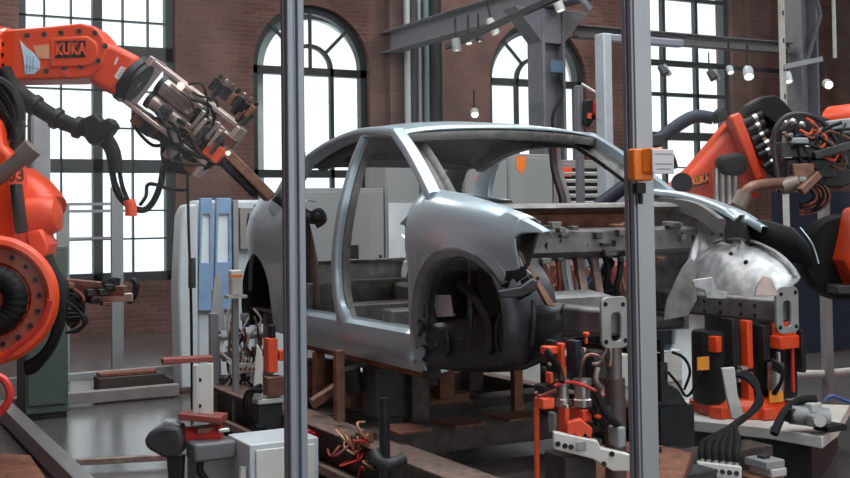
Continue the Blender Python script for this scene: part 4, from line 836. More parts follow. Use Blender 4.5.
# ================= LEFT MIDDLE: blue and white machine, fence, cabinets
YM = 10.4
def mx(px): return on_y(px, 240, YM).x
def mz(py): return on_y(220, py, YM).z
t = thing('machine_enclosure', 'white and blue machine enclosure with tall glazed doors left of the car', 'machine', ((mx(220)), YM + .4, 0))
b = MB(); b.prism([(mx(180), YM, .05), (mx(178), YM, mz(285)), (mx(182), YM, mz(215)), (mx(187), YM, mz(205)), (mx(198), YM, mz(203)), (mx(198), YM, .05)], (0, .25, 0)); b.build('white_end', OFFW, t, bevel=.02)
b = MB(); b.bb(mx(198), YM + .05, .05, mx(288), YM + .3, mz(200)); b.build('body', OFFW, t, bevel=.03)
for x0, x1 in ((198, 213), (214, 232)):
    o_ = [(mx(x0), YM, mz(310)), (mx(x1), YM, mz(310)), (mx(x1 - .5), YM, mz(198)), (mx(x0 + 3), YM, mz(198))]; i_ = [(mx(x0 + 3), YM, mz(262)), (mx(x1 - 3), YM, mz(262)), (mx(x1 - 3), YM, mz(214)), (mx(x0 + 5), YM, mz(214))]
    d = MB().ring(o_, i_, (0, .05, 0)).build('door', BLUEP, t, bevel=.006, smooth=False)
    MB().prism([(x, y + .03, z) for x, y, z in i_], (0, .008, 0)).build('pane', mat('bright door glazing', (.72, .78, .8), .1, 0, .04), d, smooth=False)
b = MB(); b.bb(mx(233), YM - .02, .05, mx(238), YM + .06, mz(200)); b.bb(mx(256), YM - .02, .05, mx(260), YM + .06, mz(205)); b.build('door_post', GREY, t, bevel=.006)
g = MB(); g.bb(mx(240), YM - .01, mz(250), mx(254), YM + .05, mz(208)); g.build('panel', CAB2, t, bevel=.006)
# mesh fence frame far left
YG = 12.0
def gx(px): return on_y(px, 250, YG).x
def gz_(py, px=100): return on_y(px, py, YG).z
for i, x in enumerate((63, 117)):
    w_ = .06; o = MB().bb(gx(x) - w_, YG - .03, 0, gx(x) + w_, YG + .03, gz_(203 if i == 0 else 187)).build('fence_post', (GREY, GREY)[i], loc=(gx(x), YG, 0), bevel=.004); tag(o, ('grey post of the back fence near the dark green cabinet', 'pale grey post of the back fence before the left window\'s middle')[i], 'post', 'back fence posts')
for i, (y, h) in enumerate(((204, .03), (211, .03), (238, .025))):
    o = MB().bb(gx(63) + .06, YG - .02, gz_(y) - h / 2, gx(117) - .06, YG + .02, gz_(y) + h / 2).build('fence_rail', GREY, loc=(gx(63), YG, gz_(y))); tag(o, ('uppermost rail of the back fence before the left window', 'second rail of the back fence before the left window', 'lowest rail of the back fence before the left window')[i], 'rail', 'back fence rails')
t = thing('tall_cabinet', 'narrow tall grey cabinet behind the left robot, before the left window', 'cabinet', D(38, 420, 10.5) * 1)
p = D(39, 260, 10.5); ORG[t.name].z = 0; ORG[t.name] = V((p.x, p.y, 0)); t.location = ORG[t.name]
b = MB(); zt = D(39, 114, 10.5).z; b.bb(p.x - .085, p.y - .1, .02, p.x + .085, p.y + .1, zt); b.build('body', mat('mid grey cabinet', (.25, .26, .26), .5), t, bevel=.008); MB().bb(p.x - .07, p.y - .115, .2, p.x + .07, p.y - .1, zt - .05).build('door', GREY, t, bevel=.005)
p = D(42, 300, 9.6); t = thing('switch_cabinet', 'dark green switch cabinet on the floor behind the left robot', 'cabinet', V((p.x, p.y, 0)))
b = MB(); zt = D(42, 246, 9.6).z; b.bb(p.x - .17, p.y - .2, .05, p.x + .17, p.y + .2, zt); b.build('body', GREEN, t, bevel=.01); MB().bb(p.x - .15, p.y - .215, .12, p.x + .15, p.y - .2, zt - .05).build('door', GREEN, t, bevel=.005); MB().bb(p.x - .16, p.y - .19, 0, p.x + .16, p.y + .19, .05).build('plinth', BLKM, t)
# ================= ASSEMBLY FRAME under the car
fr = thing('assembly_frame', 'low worn brown assembly frame on the floor under the car body', 'assembly frame', (3.7, 6.2, 0))
def chan(name, X, y0, y1, z0, z1, m=SKID):
    b = MB(); b.bb(X - .05, y0, z1 - .025, X + .05, y1, z1); b.bb(X - .05, y0, z0, X + .05, y1, z0 + .025); b.bb(X + .02, y0, z0 + .025, X + .045, y1, z1 - .025); return b.build(name, m, fr, bevel=.003)
for X, ya in ((2.78, 3.9), (4.75, 5.7)):
    r = chan('side_rail', X, ya, 8.3, .16, .385)
    MB().bb(X - .056, ya, .387, X + (.16 if ya < 5 else .052), 8.3, .394).build('top_strip', SKIDL, r, smooth=False); MB().bb(X - .09, ya, .15, X - .052, 8.3, .2).build('lower_flange', SKIDL, r, bevel=.003)
    for k in range(22 if ya < 5 else 13): y = ya + .1 + .19 * k; MB().cyl((X - .055, y, .3), (X - .045, y, .3), .012, n=8).build('bolt', BLKM, r)
    for y in (ya + .3, 6.5, 8.0): MB().bb(X - .07, y - .1, 0, X + .07, y + .1, .16).build('foot', DGREY, fr, bevel=.006)
for y, z1, w in ((4.6, .36, .2), (5.72, .44, .14), (6.7, .38, .2), (7.9, .38, .2)):
    MB().bb(2.84, y, z1 - .16, 4.69, y + w, z1).build('cross_beam', SKID, fr, bevel=.006)
MB().bb(2.96, 4.85, .2, 4.66, 5.6, .23).build('deck_plate', SKID, fr, bevel=.004)
MB().bb(3.0, 6.0, .3, 4.6, 6.6, .34).build('deck_plate', SKID, fr, bevel=.004)
MB().bb(2.96, 6.95, .22, 4.66, 7.8, .25).build('deck_plate', SKID, fr, bevel=.004)
for k in range(5): MB().bb(2.9 + .35 * k, 5.55, .445, 3.1 + .35 * k, 5.8, .46).build('pad', RUST, fr, bevel=.004)
def stand(name, px0, py0, px1, py1, Y, d, m, lift=None):
    a = on_y(px0, py1, Y); c = on_y(px1, py0, Y); w = max(.02, (c.x - a.x)); return MB().bb(a.x, Y, a.z, a.x + w, Y + d, c.z).build(name, m, fr, bevel=.006)
stand('support_box', 376, 366, 408, 419, 6.1, .18, DGREY); stand('support_post', 337, 350, 345, 422, 6.2, .05, COPPER); stand('support_post', 515, 362, 523, 412, 5.75, .05, RUST)
stand('support_block', 440, 366, 455, 400, 6.2, .1, RUST); stand('black_block', 416, 386, 425, 399, 6.05, .06, BLKM); stand('support_block', 430, 392, 470, 406, 6.3, .25, RUST); stand('support_post', 448, 352, 454, 398, 6.3, .05, COPPER)
stand('support_block', 350, 378, 372, 410, 6.5, .2, COPPER); stand('support_post', 316, 352, 325, 400, 6.9, .06, RUST); stand('support_block', 305, 360, 335, 400, 7.2, .2, RUST)
b = MB(); b.bar(on_y(312, 404, 6.6), on_y(345, 382, 6.6), .06, .06); b.build('lever', COPPER, fr, bevel=.006)
b = MB(); b.bar(on_y(356, 382, 6.4), on_y(374, 366, 6.4), .04, .04); b.build('lever', STEEL, fr, bevel=.006)
b = MB(); b.cyl(on_y(350, 368, 6.3), on_y(356, 392, 6.3), .06); b.build('black_cylinder', BLKM, fr)
b = MB(); b.bb(2.6, 5.15, .1, 2.72, 5.55, .16); b.build('step_plate', SKIDL, fr, bevel=.004)
p = on_y(385, 478, 5.3); b = MB(); b.cyl((p.x, 5.3, .02), (p.x, 5.3, on_y(385, 398, 5.3).z), .028); b.build('black_pipe', BLKM, fr)
cable(fr, [on_y(374, 452, 5.25), on_y(380, 462, 5.2), on_y(390, 464, 5.15), on_y(404, 458, 5.15)], .03, DGREY, 'bent_hose', 12)
for k in range(14):
    x = random.uniform(340, 372); y = random.uniform(428, 470); cable(fr, [on_y(x, y, 5.7), on_y(x + random.uniform(-9, 9), y + random.uniform(-8, 8), 5.6), on_y(x + random.uniform(-12, 12), y + random.uniform(-10, 10), 5.6), on_y(x + random.uniform(-14, 14), y + random.uniform(-14, 10), 5.7)], .006, random.choice((RED, BRED, TAN, BLACK, COPPER)), 'wire')
for q in ((342, 436, 356, 448), (352, 450, 366, 462), (360, 432, 374, 444)): a = on_y(q[0], q[3], 5.68); c = on_y(q[2], q[1], 5.68); MB().bb(a.x, 5.68, a.z, c.x, 5.74, c.z).build('terminal_block', random.choice((RUST, DGREY, COPPER)), fr, bevel=.004)
for q in ((306, 430, 312, 437), (314, 432, 320, 439)): a = on_y(q[0], q[3], 6.3); c = on_y(q[2], q[1], 6.3); MB().bb(a.x, 6.3, a.z, c.x, 6.36, c.z).build('red_connector', RED, fr, bevel=.004)
# underbody supports carry the shell
for x in (3.3, 4.3):
    for y in (6.1, 7.1): MB().bb(x - .06, y - .06, .37, x + .06, y + .06, .77).build('support_post', SKID, fr, bevel=.006); MB().bb(x - .1, y - .1, .77, x + .1, y + .1, .93).build('support_head', RUST, fr, bevel=.01)

# ================= FRONT SUPPORT with orange clamps
cz = 5.15
fs = thing('clamp_stand', 'orange and silver clamp stand under the near front bumper plate', 'clamp stand', V((D(574, 478, cz).x, D(574, 478, cz).y, 0)), 'clamp stands')
def fb(name, x0, y0, x1, y1, m, dw=0.0, d=.08, root=None, bev=.006): return MB().abox(x0, y0, x1, y1, cz + dw, d).build(name, m, root or fs, bevel=bev)
o_ = ORG[fs.name]; zt = D(574, 452, cz).z; MB().bb(o_.x - .09, o_.y - .06, .0, o_.x + .08, o_.y + .1, zt).build('base_column', DGREY, fs, bevel=.006)
b = MB(); b.pxp([(553, 431), (597, 440), (600, 447), (630, 454), (630, 470), (612, 470), (592, 458), (553, 448)], cz - .1, .05); br = b.build('white_bracket', WHITE, fs, bevel=.005)
for x, y in ((558, 446), (565, 448), (571, 449), (604, 466), (612, 456)): MB().cyl(D(x, y - 2, cz - .13), D(x, y - 2, cz - .11), .012, n=10).build('bracket_hole', BLKM, br)
fb('name_plate', 576, 441, 588, 451, GREY, -.13, .01, br)
fb('dark_body', 566, 340, 582, 372, NAVY, .0, .1); fb('orange_post', 556, 343, 566, 378, ORANGE2, .02, .06); fb('orange_arm', 540, 346, 558, 354, ORANGE2, .02, .06)
for x0, x1 in ((556, 570), (573, 592)):
    b = MB(); a, c = D((x0 + x1) / 2, 406, cz), D((x0 + x1) / 2, 379, cz); r = (x1 - x0) / 2 * cz / FPX; b.lathe([(.001, 0), (r, 0), (r, .03), (r * .85, .035), (r * .85, .09), (r, .095), (r, .12), (.001, .12)], a, VU, 24); b.build('silver_cylinder', STEEL, fs)
fb('orange_base', 558, 406, 570, 438, ORANGE2, -.02, .08); fb('orange_base', 570, 408, 592, 420, ORANGE2, 0, .1); fb('black_base', 572, 420, 594, 440, BLKM, .02, .1)
b = MB(); b.pxp([(566, 422), (580, 418), (592, 428), (590, 438), (584, 432), (580, 440), (574, 432), (568, 438)], cz - .08, .05); b.build('orange_claw', ORANGE2, fs, bevel=.005)
fb('orange_block', 534, 397, 555, 408, ORANGE2, -.05, .07); b = MB(); b.cyl(D(536.5, 408, cz), V((D(536.5, 478, cz).x, D(536.5, 478, cz).y, .05)), .012); b.build('orange_rod', ORANGE2, fs)
fb('black_clamp', 534, 384, 556, 397, BLKM, .0, .08); fb('orange_knob', 545, 372, 554, 383, ORANGE2, -.04, .04); fb('orange_knob', 582, 332, 590, 336, ORANGE2, -.06, .03); fb('orange_knob', 584, 336, 588, 344, ORANGE2, -.06, .03)
fb('dark_clamp', 545, 340, 558, 372, BLKM, .06, .08); fb('grey_clamp', 548, 412, 558, 432, GREY, .02, .05); fb('dark_clamp', 590, 385, 600, 425, BLKM, .1, .06); fb('dark_body', 584, 350, 606, 378, DGREY, .12, .08)
for pts, m, r in ((((554, 386), (566, 382), (580, 384), (594, 390), (604, 396)), RED, .008), (((580, 378), (582, 362), (588, 355), (598, 356), (604, 364)), COPPER, .008), (((592, 364), (600, 362), (608, 348), (611, 352), (610, 366)), SKIDL, .007), (((598, 368), (596, 380), (602, 390), (598, 400)), SKIDL, .012), (((546, 350), (554, 360), (560, 372), (562, 382)), BLACK, .014), (((596, 392), (604, 410), (612, 420), (618, 426)), BLACK, .018), (((590, 408), (600, 420), (606, 428)), BLACK, .014), (((556, 390), (540, 396), (536, 392)), BRED, .008)): pxcable(fs, pts, cz - .06, r, m, 'hose', .02)
for k in range(8): x, y = random.uniform(540, 606), random.uniform(345, 430); fb('fitting', x, y, x + random.uniform(4, 8), y + random.uniform(3, 7), random.choice((STEEL, BLKM, DGREY, ORANGE2)), -.07, .03, bev=.003)
for k in range(16): x, y = random.uniform(536, 604), random.uniform(338, 432); fb('dark_fitting', x, y, x + random.uniform(5, 12), y + random.uniform(4, 12), random.choice((BLKM, DGREY, BLKM, RUST)), .12, .06, bev=.003)
st = thing('support_tube', 'taupe telescopic tube standing under the near front bumper plate', 'tube', V((D(615, 425, 5.35).x, D(615, 425, 5.35).y, 0)))
o_ = ORG[st.name]; z0, z1, zm = .0, D(615, 345, 5.35).z, D(615, 378, 5.35).z
MB().cyl((o_.x, o_.y, z0 + .03), (o_.x, o_.y, zm), .05).build('outer_tube', mat('taupe tube', (.1, .075, .07), .45, .4), st); MB().cyl((o_.x, o_.y, zm), (o_.x, o_.y, z1), .038).build('inner_tube', mat('worn tube', (.2, .17, .16), .4, .6), st); MB().bb(o_.x - .1, o_.y - .1, 0, o_.x + .1, o_.y + .1, .03).build('foot_plate', DGREY, st)
# floor plates in front
o = MB().prism([on_z(548, 452, .42), on_z(640, 440, .42), on_z(692, 452, .42), on_z(676, 500, .42), on_z(560, 500, .42)], (0, 0, -.05)).build('floor_plate', RUST, loc=on_z(620, 460, .42), bevel=.006); tag(o, 'reddish worn plate below the white bracket of the clamp stand', 'plate')
p = on_z(650, 470, .37); o = MB().bb(p.x - .2, p.y - .15, 0, p.x + .3, p.y + .25, .368).build('plinth', DGREY, loc=(p.x, p.y, 0), bevel=.01); tag(o, 'dark plinth carrying the reddish worn plate', 'plinth')
t = thing('small_vice', 'small grey vice with black jaws beside the right fence post\'s foot', 'vice', D(640, 452, 5.0))
MB().abox(608, 426, 626, 446, 5.1, .1).build('grey_body', GREY, t, bevel=.008); MB().abox(648, 446, 662, 452, 5.0, .08).build('jaw', BLKM, t, bevel=.004); MB().abox(648, 458, 660, 464, 5.0, .08).build('jaw', BLKM, t, bevel=.004); MB().abox(626, 452, 650, 460, 5.05, .08).build('slide', DGREY, t, bevel=.004)

# ================= WHITE BED under the right robot
zt = tz - .002
wb = thing('machine_bed', 'white machine bed carrying the right robot\'s orange base', 'machine bed', on_z(740, 415, 0))
pts = [on_z(640, 398, zt), on_z(850, 405, zt), on_z(838, 425, zt), on_z(822, 437, zt), on_z(770, 428, zt), on_z(652, 416, zt), on_z(630, 412, zt)]
MB().prism(pts, (0, 0, -.07)).build('top_plate', WHITE, wb, bevel=.006)
ins = [p * 1.0 + (on_z(740, 412, zt) - p) * .12 for p in pts]; MB().prism([V((p.x, p.y, zt - .07)) for p in ins], (0, 0, -(zt - .07))).build('base', DGREY, wb)
b = MB(); a = on_z(772, 428, zt + .002); b.cyl(a, a + VU * .006, .012, n=10); b.build('hole', BLKM, wb)
# hoses and valve block
vz = 6.0
vb = thing('valve_block', 'white valve block with six black hose connectors on the floor at lower right', 'valve block', D(722, 478, vz))
B = MB(); B.prism([D(698, 462, vz), D(742, 467, vz), D(742, 480, vz), D(698, 476, vz)], VF * .12); B.build('block', WHITE, vb, bevel=.005)
o_ = D(720, 478, vz); MB().bb(o_.x - .1, o_.y + .02, 0, o_.x + .12, o_.y + .14, D(720, 476, vz).z).build('stand', DGREY, vb)
for k in range(6):
    x = 701.5 + 7 * k; y = 463 + .8 * k; MB().cyl(D(x, y + 6.5, vz - .01), D(x, y + 6.5, vz + .01), .013, n=10).build('port', BLKM, vb); MB().cyl(D(x, y, vz + .04), D(x, y - 6, vz + .04), .014, n=10).build('fitting', STEEL, vb)
    h = cable(vb, [D(x, y - 5, vz + .04), D(x - .5, y - 14, vz + .05), D(x + 4 - 2 * k * .3, 441 - k * .5, vz + .15), D(728 + k * 1.5, 429 - k, vz + .4), D(748 + k * 1.4, 415 - 2 * k * .5, 6.9), D(758 + .6 * k, 398, 7.1), D(755 - 1.2 * k, 380, 7.2), D(744 - 1.5 * k, 372 + k * .6, 7.25)], .018, BLACK, 'hose')
for k in range(3): cable(vb, [D(772, 360 + 4 * k, 7.2), D(782, 368 + 3 * k, 7.15), D(781, 382, 7.15), D(775 - k, 394, 7.2)], .012, BLACK, 'hose')
b = MB(); b.pxp([(721, 368), (734, 367), (737, 394), (745, 420), (731, 418), (726, 396)], 7.1, .03); o = b.build('white_bracket', WHITE, rb, bevel=.004)
t = thing('clamp_block', 'grey steel block on a dark base beside the valve block', 'block', D(765, 470, 6.1)); MB().abox(745, 458, 784, 466, 6.1, .16).build('top_plate', GREY, t, bevel=.006); MB().abox(750, 466, 786, 474, 6.1, .16).build('lower_plate', LGREY, t, bevel=.006); MB().abox(757, 455, 770, 459, 6.1, .05).build('key', DGREY, t, bevel=.003)
o_ = D(768, 474, 6.1); MB().bb(o_.x - .12, o_.y - .02, 0, o_.x + .1, o_.y + .16, o_.z).build('base', RUST, t, bevel=.006)
nz_ = 7.0
t = thing('pneumatic_unit', 'grey pneumatic drive with a black hose on the bed beside the right robot', 'pneumatic drive', D(812, 424, nz_))
b = MB(); b.tube([D(790, 414, nz_), D(828, 418, nz_)], .06, 16, False); b.build('cylinder', GREY, t); MB().abox(800, 402, 822, 412, nz_, .1).build('housing', LGREY, t, bevel=.01); MB().abox(806, 414, 824, 426, nz_ - .08, .06).build('cover', GREY, t, bevel=.01); MB().cyl(D(820, 421, nz_ - .1), D(820, 421, nz_ - .16), .035).build('cap', LGREY, t); MB().abox(784, 408, 798, 422, nz_ - .02, .1).build('end_block', DGREY, t, bevel=.008); MB().abox(814, 424, 846, 430, nz_ - .05, .12).build('foot', BLKM, t, bevel=.004)
cable(t, [D(774, 434, nz_ - .1), D(780, 420, nz_ - .05), D(788, 408, nz_), D(802, 400, nz_), D(816, 399, nz_)], .026, BLACK, 'hose'); cable(t, [D(824, 402, nz_), D(832, 396, nz_), D(850, 402, nz_), D(870, 404, nz_)], .012, BLUE, 'blue_hose')
# dark pedestal left of the robot base
t = thing('dark_pedestal', 'dark grey pedestal behind the front rail, left of the right robot\'s base', 'pedestal', D(665, 404, 7.0) * 1); p = D(665, 404, 7.0); MB().abox(651, 362, 668, 400, 7.0, .1).build('column', DGREY, t, bevel=.006); MB().pxp([(648, 404), (686, 404), (676, 388), (668, 384), (652, 384)], 7.05, .14).build('foot', DGREY, t, bevel=.006); MB().abox(655, 340, 664, 366, 7.0, .08).build('neck', BLKM, t)
o_ = D(665, 404, 7.05); MB().bb(o_.x - .12, o_.y - .1, 0, o_.x + .14, o_.y + .1, o_.z).build('socle', BLKM, t)
for pts in (((668, 372), (678, 384), (686, 396), (694, 388), (700, 370)), ((672, 352), (684, 358), (690, 372), (684, 390))): pxcable(t, pts, 6.95, .009, BLACK)
# navy wall panel, post and rail at the right
YN = 9.2
a, c = on_y(778, 300, YN), on_y(900, 300, YN)
o = MB().bb(a.x, YN, .02, c.x, YN + .06, on_y(800, 192, YN).z).build('partition', NAVY, loc=(a.x, YN, 0), bevel=.004); tag(o, 'dark navy partition standing behind the right robot', 'partition')
p = D(826, 300, 8.6); o = MB().bb(p.x - .035, p.y - .03, 0, p.x + .035, p.y + .03, D(826, 186, 8.6).z).build('fence_post', mat('taupe grey post', (.3, .29, .29), .5, .3), loc=(p.x, p.y, 0), bevel=.004); tag(o, 'taupe grey post before the dark navy partition', 'post', 'back fence posts')
q = D(796, 374, 8.6); b = MB(); b.tube([q, V((p.x - .04, p.y, q.z))], .03, 12, False); b.tube([V((p.x + .04, p.y, q.z)), V((p.x + 1.2, p.y - .1, q.z))], .03, 12, False); tag(b.build('guard_rail', LGREY, loc=q), 'grey tubular guard rail crossing the taupe post', 'rail')
# pale block added to show light reflected off the floor behind the frame
o = MB().bb(3.7, 8.5, 0, 7.5, 9.1, .3).build('plinth', LGREY, loc=(6, 8.8, 0), bevel=.01); tag(o, 'long pale block added for the light-reflecting floor beyond the car, seen under its sill', 'plinth')
# orange robot parts glimpsed through the bulkhead
r4 = thing('industrial_robot', 'orange and red robot glimpsed low through the open bulkhead of the car', 'robot', V((D(590, 300, 8.9).x, D(590, 300, 8.9).y, 0)), 'orange robots')
o_ = ORG[r4.name]; MB().lathe([(.02, 0), (.3, 0), (.3, .08), (.2, .12), (.18, .9), (.02, .9)], o_, VU).build('base', DGREY, r4)
for q, m in (((548, 262, 578, 296), RUST), ((600, 262, 640, 300), BRED), ((536, 282, 560, 300), COPPER), ((622, 256, 636, 290), RED), ((560, 270, 572, 292), ORANGE2), ((584, 266, 600, 296), DGREY)): MB().abox(*q, 8.8, .2).build('arm_part', m, r4, bevel=.03)
b = MB(); b.tube([D(654, 300, 7.0), D(655, 275, 7.0), D(663, 258, 7.0), D(676, 252, 7.0)], .06, 12); b.build('curved_arm', ORANGE, r4)
b = MB(); b.tube([D(652, 280, 7.05), D(660, 262, 7.05), D(672, 248, 7.05), D(682, 246, 7.05)], .025, 10); b.build('blue_hose', BLUE, r4)
for k in range(5): pxcable(r4, [(545 + 18 * k, 300), (552 + 17 * k, 282), (560 + 15 * k, 270), (570 + 14 * k, 296)], 8.6, .017, random.choice((BLACK, BRED, COPPER)))

# ================= LEFT FLOOR
def floorbar(label, p, q, w, h, m=GREY, name='floor_rail'):
    p, q = V(p), V(q); b = MB(); b.bar(p, q, w, h); tag(b.build(name, m, loc=(p.x, p.y, 0), bevel=.005), label, 'rail', 'floor rails at lower left')
floorbar('grey floor rail running away from the lower left corner', (1.47, 5.2, .09), (1.55, 10.0, .09), .11, .12, mat('dull floor rail', (.2, .2, .2), .4, .4))
a, c = on_z(8, 404, .07), on_z(194, 396, .07); floorbar('lower grey floor channel before the brown cable trough', a, (c.x, a.y - .0, .07), .1, .1, mat('brownish channel', (.24, .22, .21), .45, .3))
a, c = on_z(8, 382, .16), on_z(196, 376, .16); floorbar('raised grey rail behind the brown cable trough', a, (c.x, a.y, .16), .07, .07)
a, c = on_z(66, 463, .05), on_z(172, 457, .05); floorbar('slim pinkish tube lying on the floor before the clamp stand', a, c, .04, .04, SKIDL)
p = on_z(134, 394, .02); t = thing('cable_trough', 'dark brown cable trough lying on the floor between two grey rails', 'trough', p); b = MB(); b.prism([(p.x - .32, p.y, .02), (p.x + .3, p.y, .02), (p.x + .36, p.y, .11), (p.x + .28, p.y, .19), (p.x - .32, p.y, .19)], (0, .2, 0)); b.build('body', mat('dark brown trough', (.04, .028, .022), .6), t, bevel=.01); b = MB(); b.bb(p.x - .3, p.y + .02, .192, p.x + .22, p.y + .18, .225); b.build('lid', RUST, t, bevel=.006); cable(t, [V((p.x + .33, p.y + .1, .1)), V((p.x + .4, p.y + .08, .07)), V((p.x + .46, p.y + .05, .04))], .03, BLACK)
o = MB().prism([on_z(-20, 452, .33), on_z(30, 455, .33), on_z(46, 478, .33), on_z(40, 520, .33), on_z(-20, 520, .33)], (0, 0, -.04)).build('floor_plate', RUST, loc=on_z(10, 470, .33), bevel=.004); tag(o, 'reddish plate in the lower left corner at the left robot\'s foot', 'plate')
p = on_z(5, 500, .29); o = MB().bb(p.x - .35, p.y - .1, 0, p.x + .1, p.y + .5, .288).build('plinth', DGREY, loc=(p.x, p.y, 0)); tag(o, 'dark plinth under the reddish plate in the lower left corner', 'plinth')
# stand with red plates
sz2 = 6.3
t = thing('clamp_stand', 'grey clamp stand with red plates and a tall white bracket at lower left', 'clamp stand', V((D(212, 478, sz2).x, D(212, 478, sz2).y, 0)), 'clamp stands')
def sb(name, x0, y0, x1, y1, m, dw=0.0, d=.1, bev=.006): return MB().abox(x0, y0, x1, y1, sz2 + dw, d).build(name, m, t, bevel=bev)
o_ = ORG[t.name]; MB().bb(o_.x - .1, o_.y - .05, 0, o_.x + .13, o_.y + .13, D(212, 445, sz2).z).build('column', GREY, t, bevel=.01)
sb('head_block', 186, 440, 236, 458, mat('dark slate head', (.12, .125, .13), .45), -.06, .16, .015)
b = MB(); b.tube([D(185, 436, sz2), D(222, 434, sz2)], .05, 16, False); b.build('red_cylinder', RED, t)
b = MB(); b.prism([D(178, 420, sz2 - .1), D(221, 424, sz2 - .1), D(228, 419, sz2 + .15), D(186, 416, sz2 + .15)], VU * .035); b.build('red_plate', BRED, t, bevel=.005); sb('copper_block', 192, 426, 220, 432, COPPER, 0, .1)
b = MB(); b.pxp([(198, 364), (213, 363), (213, 421), (198, 421)], sz2 + .05, .03); b.build('white_bracket', WHITE, t, bevel=.004); b = MB(); b.pxp([(194, 364), (199, 364), (199, 420), (194, 420)], sz2 + .02, .08); b.build('bracket_web', LGREY, t, bevel=.004)
b = MB(); b.bar(D(162, 361, sz2), D(212, 358, sz2 + .1), .09, .03); b.build('red_top_bar', BRED, t, bevel=.005); sb('black_cap', 190, 414, 202, 420, BLKM, -.03, .06)
for k in range(2): MB().cyl(D(199.5, 380 + 26 * k, sz2 + .02), D(199.5, 380 + 26 * k, sz2 + .04), .012, n=10).build('hole', BLKM, t)
b = MB(); b.pxp([(147, 438), (152, 430), (166, 424), (182, 424), (186, 436), (184, 452), (168, 456), (150, 446)], sz2 - .05, .16); b.build('gripper_body', DGREY, t, bevel=.02); b = MB(); b.pxp([(154, 430), (166, 419), (176, 420), (182, 426), (170, 430)], sz2 - .05, .08); b.build('gripper_finger', GREY, t, bevel=.008)
b = MB(); b.pxp([(168, 455), (184, 455), (182, 500), (172, 500)], sz2 - .02, .1); b.build('black_leg', BLKM, t, bevel=.01); b = MB(); b.tube([D(202, 455, sz2 - .12), D(200, 470, sz2 - .12), D(206, 480, sz2 - .1)], .02); b.build('hose', BLACK, t); sb('bolt_head', 216, 428, 230, 432, STEEL, -.04, .04)
MB().abox(232, 446, 242, 478, sz2 + .1, .08).build('side_post', WHITE, t, bevel=.004)
# white box
p = on_y(250, 470, 5.75); q = on_y(284, 441, 5.75); t = thing('junction_cabinet', 'low white cabinet partly behind the slim grooved fence post', 'cabinet', ((p.x + q.x) / 2, 5.75, 0)); MB().bb(p.x, 5.75, .02, q.x + .2, 6.1, q.z).build('body', OFFW, t, bevel=.008); MB().bb(p.x + .03, 5.735, .1, q.x + .17, 5.748, q.z - .03).build('door', WHITE, t, bevel=.004); cable(t, [V((p.x - .02, 5.8, q.z - .12)), V((p.x - .03, 5.79, q.z - .25)), V((p.x - .02, 5.8, .05))], .02, LGREY, 'conduit')
# wiring rack
wz = 8.7
t = thing('wiring_rack', 'open rack crowded with red and white wires left of the car\'s rear wheel arch', 'rack', V((D(240, 400, wz).x, D(240, 400, wz).y, 0)))
def wb_(name, x0, y0, x1, y1, m, dw=0.0, d=.05, bev=.004): return MB().abox(x0, y0, x1, y1, wz + dw, d).build(name, m, t, bevel=bev)
for x, dw in ((216, -.1), (209, .3), (270, -.1)):
    p = D(x, 330, wz, dw); MB().bb(p.x - .03, p.y - .03, 0, p.x + .03, p.y + .03, D(x, 312, wz).z + (.15 if dw > 0 else 0)).build('post', GREY if dw < 0 else LGREY, t, bevel=.004)
for y in (334, 352, 375, 392): wb_('shelf', 214, y, 272, y + 4, (GREY, DGREY, GREY, DGREY)[int(y) % 4], 0, .2)
v = wb_('valve_strip', 229, 363, 258, 373, WHITE, -.18, .04)
for k in range(6): MB().cyl(D(232 + 4.4 * k, 369, wz - .22), D(232 + 4.4 * k, 369, wz - .19), .012, n=8).build('port', BRED, v)
for k in range(8): x, y = random.uniform(220, 262), random.uniform(312, 388); wb_('terminal_block', x, y, x + random.uniform(5, 10), y + random.uniform(5, 9), random.choice((BRED, GREY, WHITE, DGREY, RUST)), -.08, .06)
for k in range(20): x, y = random.uniform(220, 264), random.uniform(300, 370); pxcable(t, [(x, y), (x + random.uniform(-8, 8), y + 12), (x + random.uniform(-12, 12), y + 26), (x + random.uniform(-8, 8), y + 40)], wz - .16, .009, random.choice((BRED, RED, WHITE, LGREY, BLACK, COPPER)), 'wire', .03)
pp = thing('sensor_box', 'small cream box with orange stripe on a post beside the car\'s rear wheel arch', 'sensor box', V((D(236, 300, 8.2).x, D(236, 300, 8.2).y, 0))); MB().abox(228, 270, 243, 295, 8.2, .08).build('housing', WHITE, pp, bevel=.01); MB().abox(229, 275, 242, 277.5, 8.13, .01).build('orange_stripe', SWO, pp, smooth=False); o_ = ORG[pp.name]; MB().bb(o_.x - .02, o_.y, 0, o_.x + .02, o_.y + .04, D(236, 295, 8.2).z).build('post', GREY, pp); MB().abox(224, 295, 247, 298, 8.2, .1).build('tray', LGREY, pp)
t = thing('white_guard_sheet', 'bent white guard sheet before the machine enclosure, left of the cream sensor box', 'guard', V((D(218, 330, 8.9).x, D(218, 330, 8.9).y, 0))); MB().pxp([(215, 278), (220, 270), (222, 300), (226, 330), (212, 332), (211, 318)], 8.9, .03).build('sheet', OFFW, t); o_ = D(218, 330, 8.9); MB().bb(o_.x - .02, o_.y, 0, o_.x + .02, o_.y + .03, o_.z).build('post', GREY, t); 
t = thing('black_cable_drop', 'thin black cable hanging with a grey sleeve before the white machine end', 'cable', D(190, 270, 9.2)); pxcable(t, [(187, 168), (188, 200), (189, 240), (191, 300), (192, 392), (192, 424)], 9.2, .012, BLACK); MB().cyl(D(192, 258, 9.15), D(192, 288, 9.15), .03).build('sleeve', DGREY, t)
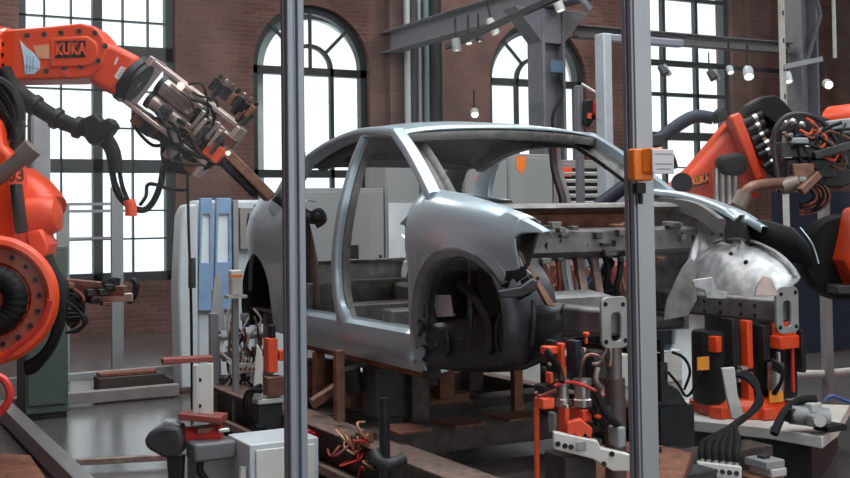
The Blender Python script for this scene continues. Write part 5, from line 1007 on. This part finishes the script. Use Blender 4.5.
# orange clamp stand by the rear wheel
cz = 7.3
fs = thing('clamp_stand', 'orange clamp stand with white bracket by the car\'s rear wheel arch', 'clamp stand', V((D(268, 400, cz).x, D(268, 400, cz).y, 0)), 'clamp stands')
o_ = ORG[fs.name]; MB().bb(o_.x - .08, o_.y - .05, 0, o_.x + .08, o_.y + .1, D(268, 400, cz).z).build('column', DGREY, fs, bevel=.006); fb('base_plate', 250, 397, 290, 402, LGREY, 0, .14)
b = MB(); b.pxp([(257, 344), (262, 352), (263, 398), (253, 398), (255, 370)], cz - .08, .03); b.build('white_bracket', WHITE, fs, bevel=.004)
fb('orange_post', 264, 338, 278, 372, ORANGE2, 0, .08); fb('copper_block', 262, 376, 284, 395, COPPER, -.02, .1); fb('black_clamp', 268, 325, 276, 340, BLKM, 0, .06); fb('orange_block', 276, 350, 290, 360, ORANGE2, .02, .06)
for k in range(3): pxcable(fs, [(262, 385 + 3 * k), (252 - 2 * k, 392), (249 - 2 * k, 410), (256, 424 + k), (266, 428)], cz - .1, .016, BLACK, 'hose', .03)
# clamping tool behind the left robot
lz = 8.4
t = thing('clamping_tool', 'brown and black clamping tool held out beyond the left robot\'s joint', 'robot tool', D(95, 295, lz))
def lb(name, x0, y0, x1, y1, m, dw=0.0, d=.1): return MB().abox(x0, y0, x1, y1, lz + dw, d).build(name, m, t, bevel=.006)
for a in (((62, 283), (104, 287), .07, RUST), ((66, 292), (126, 291), .08, COPPER), ((92, 298), (134, 297), .06, PSTEEL), ((62, 300), (96, 296), .08, BLKM), ((96, 288), (116, 280), .05, BLKM)): b = MB(); b.bar(D(*a[0], lz), D(*a[1], lz), .08, a[2]); b.build('tool_arm', a[3], t, bevel=.006)
b = MB(); b.tube([D(128, 302, lz), D(134, 296, lz), D(136, 284, lz), D(132, 279, lz)], .025, 8); b.build('hook', BLKM, t); b = MB(); b.tube([D(112, 290, lz), D(117, 284, lz), D(118, 278, lz)], .022, 8); b.build('hook', BLKM, t)
for k in range(8): x, y = random.uniform(64, 118), random.uniform(282, 304); lb('clamp_block', x, y, x + random.uniform(5, 12), y + random.uniform(4, 7), random.choice((RUST, BLKM, COPPER, DGREY, BRED)), -.06, .08)
for k in range(6): pxcable(t, [(62, 285 + 3 * k), (75, 290 + 3 * k), (84, 300 + 2 * k), (72, 312 + 3 * k), (62, 308)], lz - .08, .012, random.choice((BLACK, BLACK, BRED)), 'cable', .03)
lb('mount', 40, 290, 66, 302, BLKM, 0, .15)
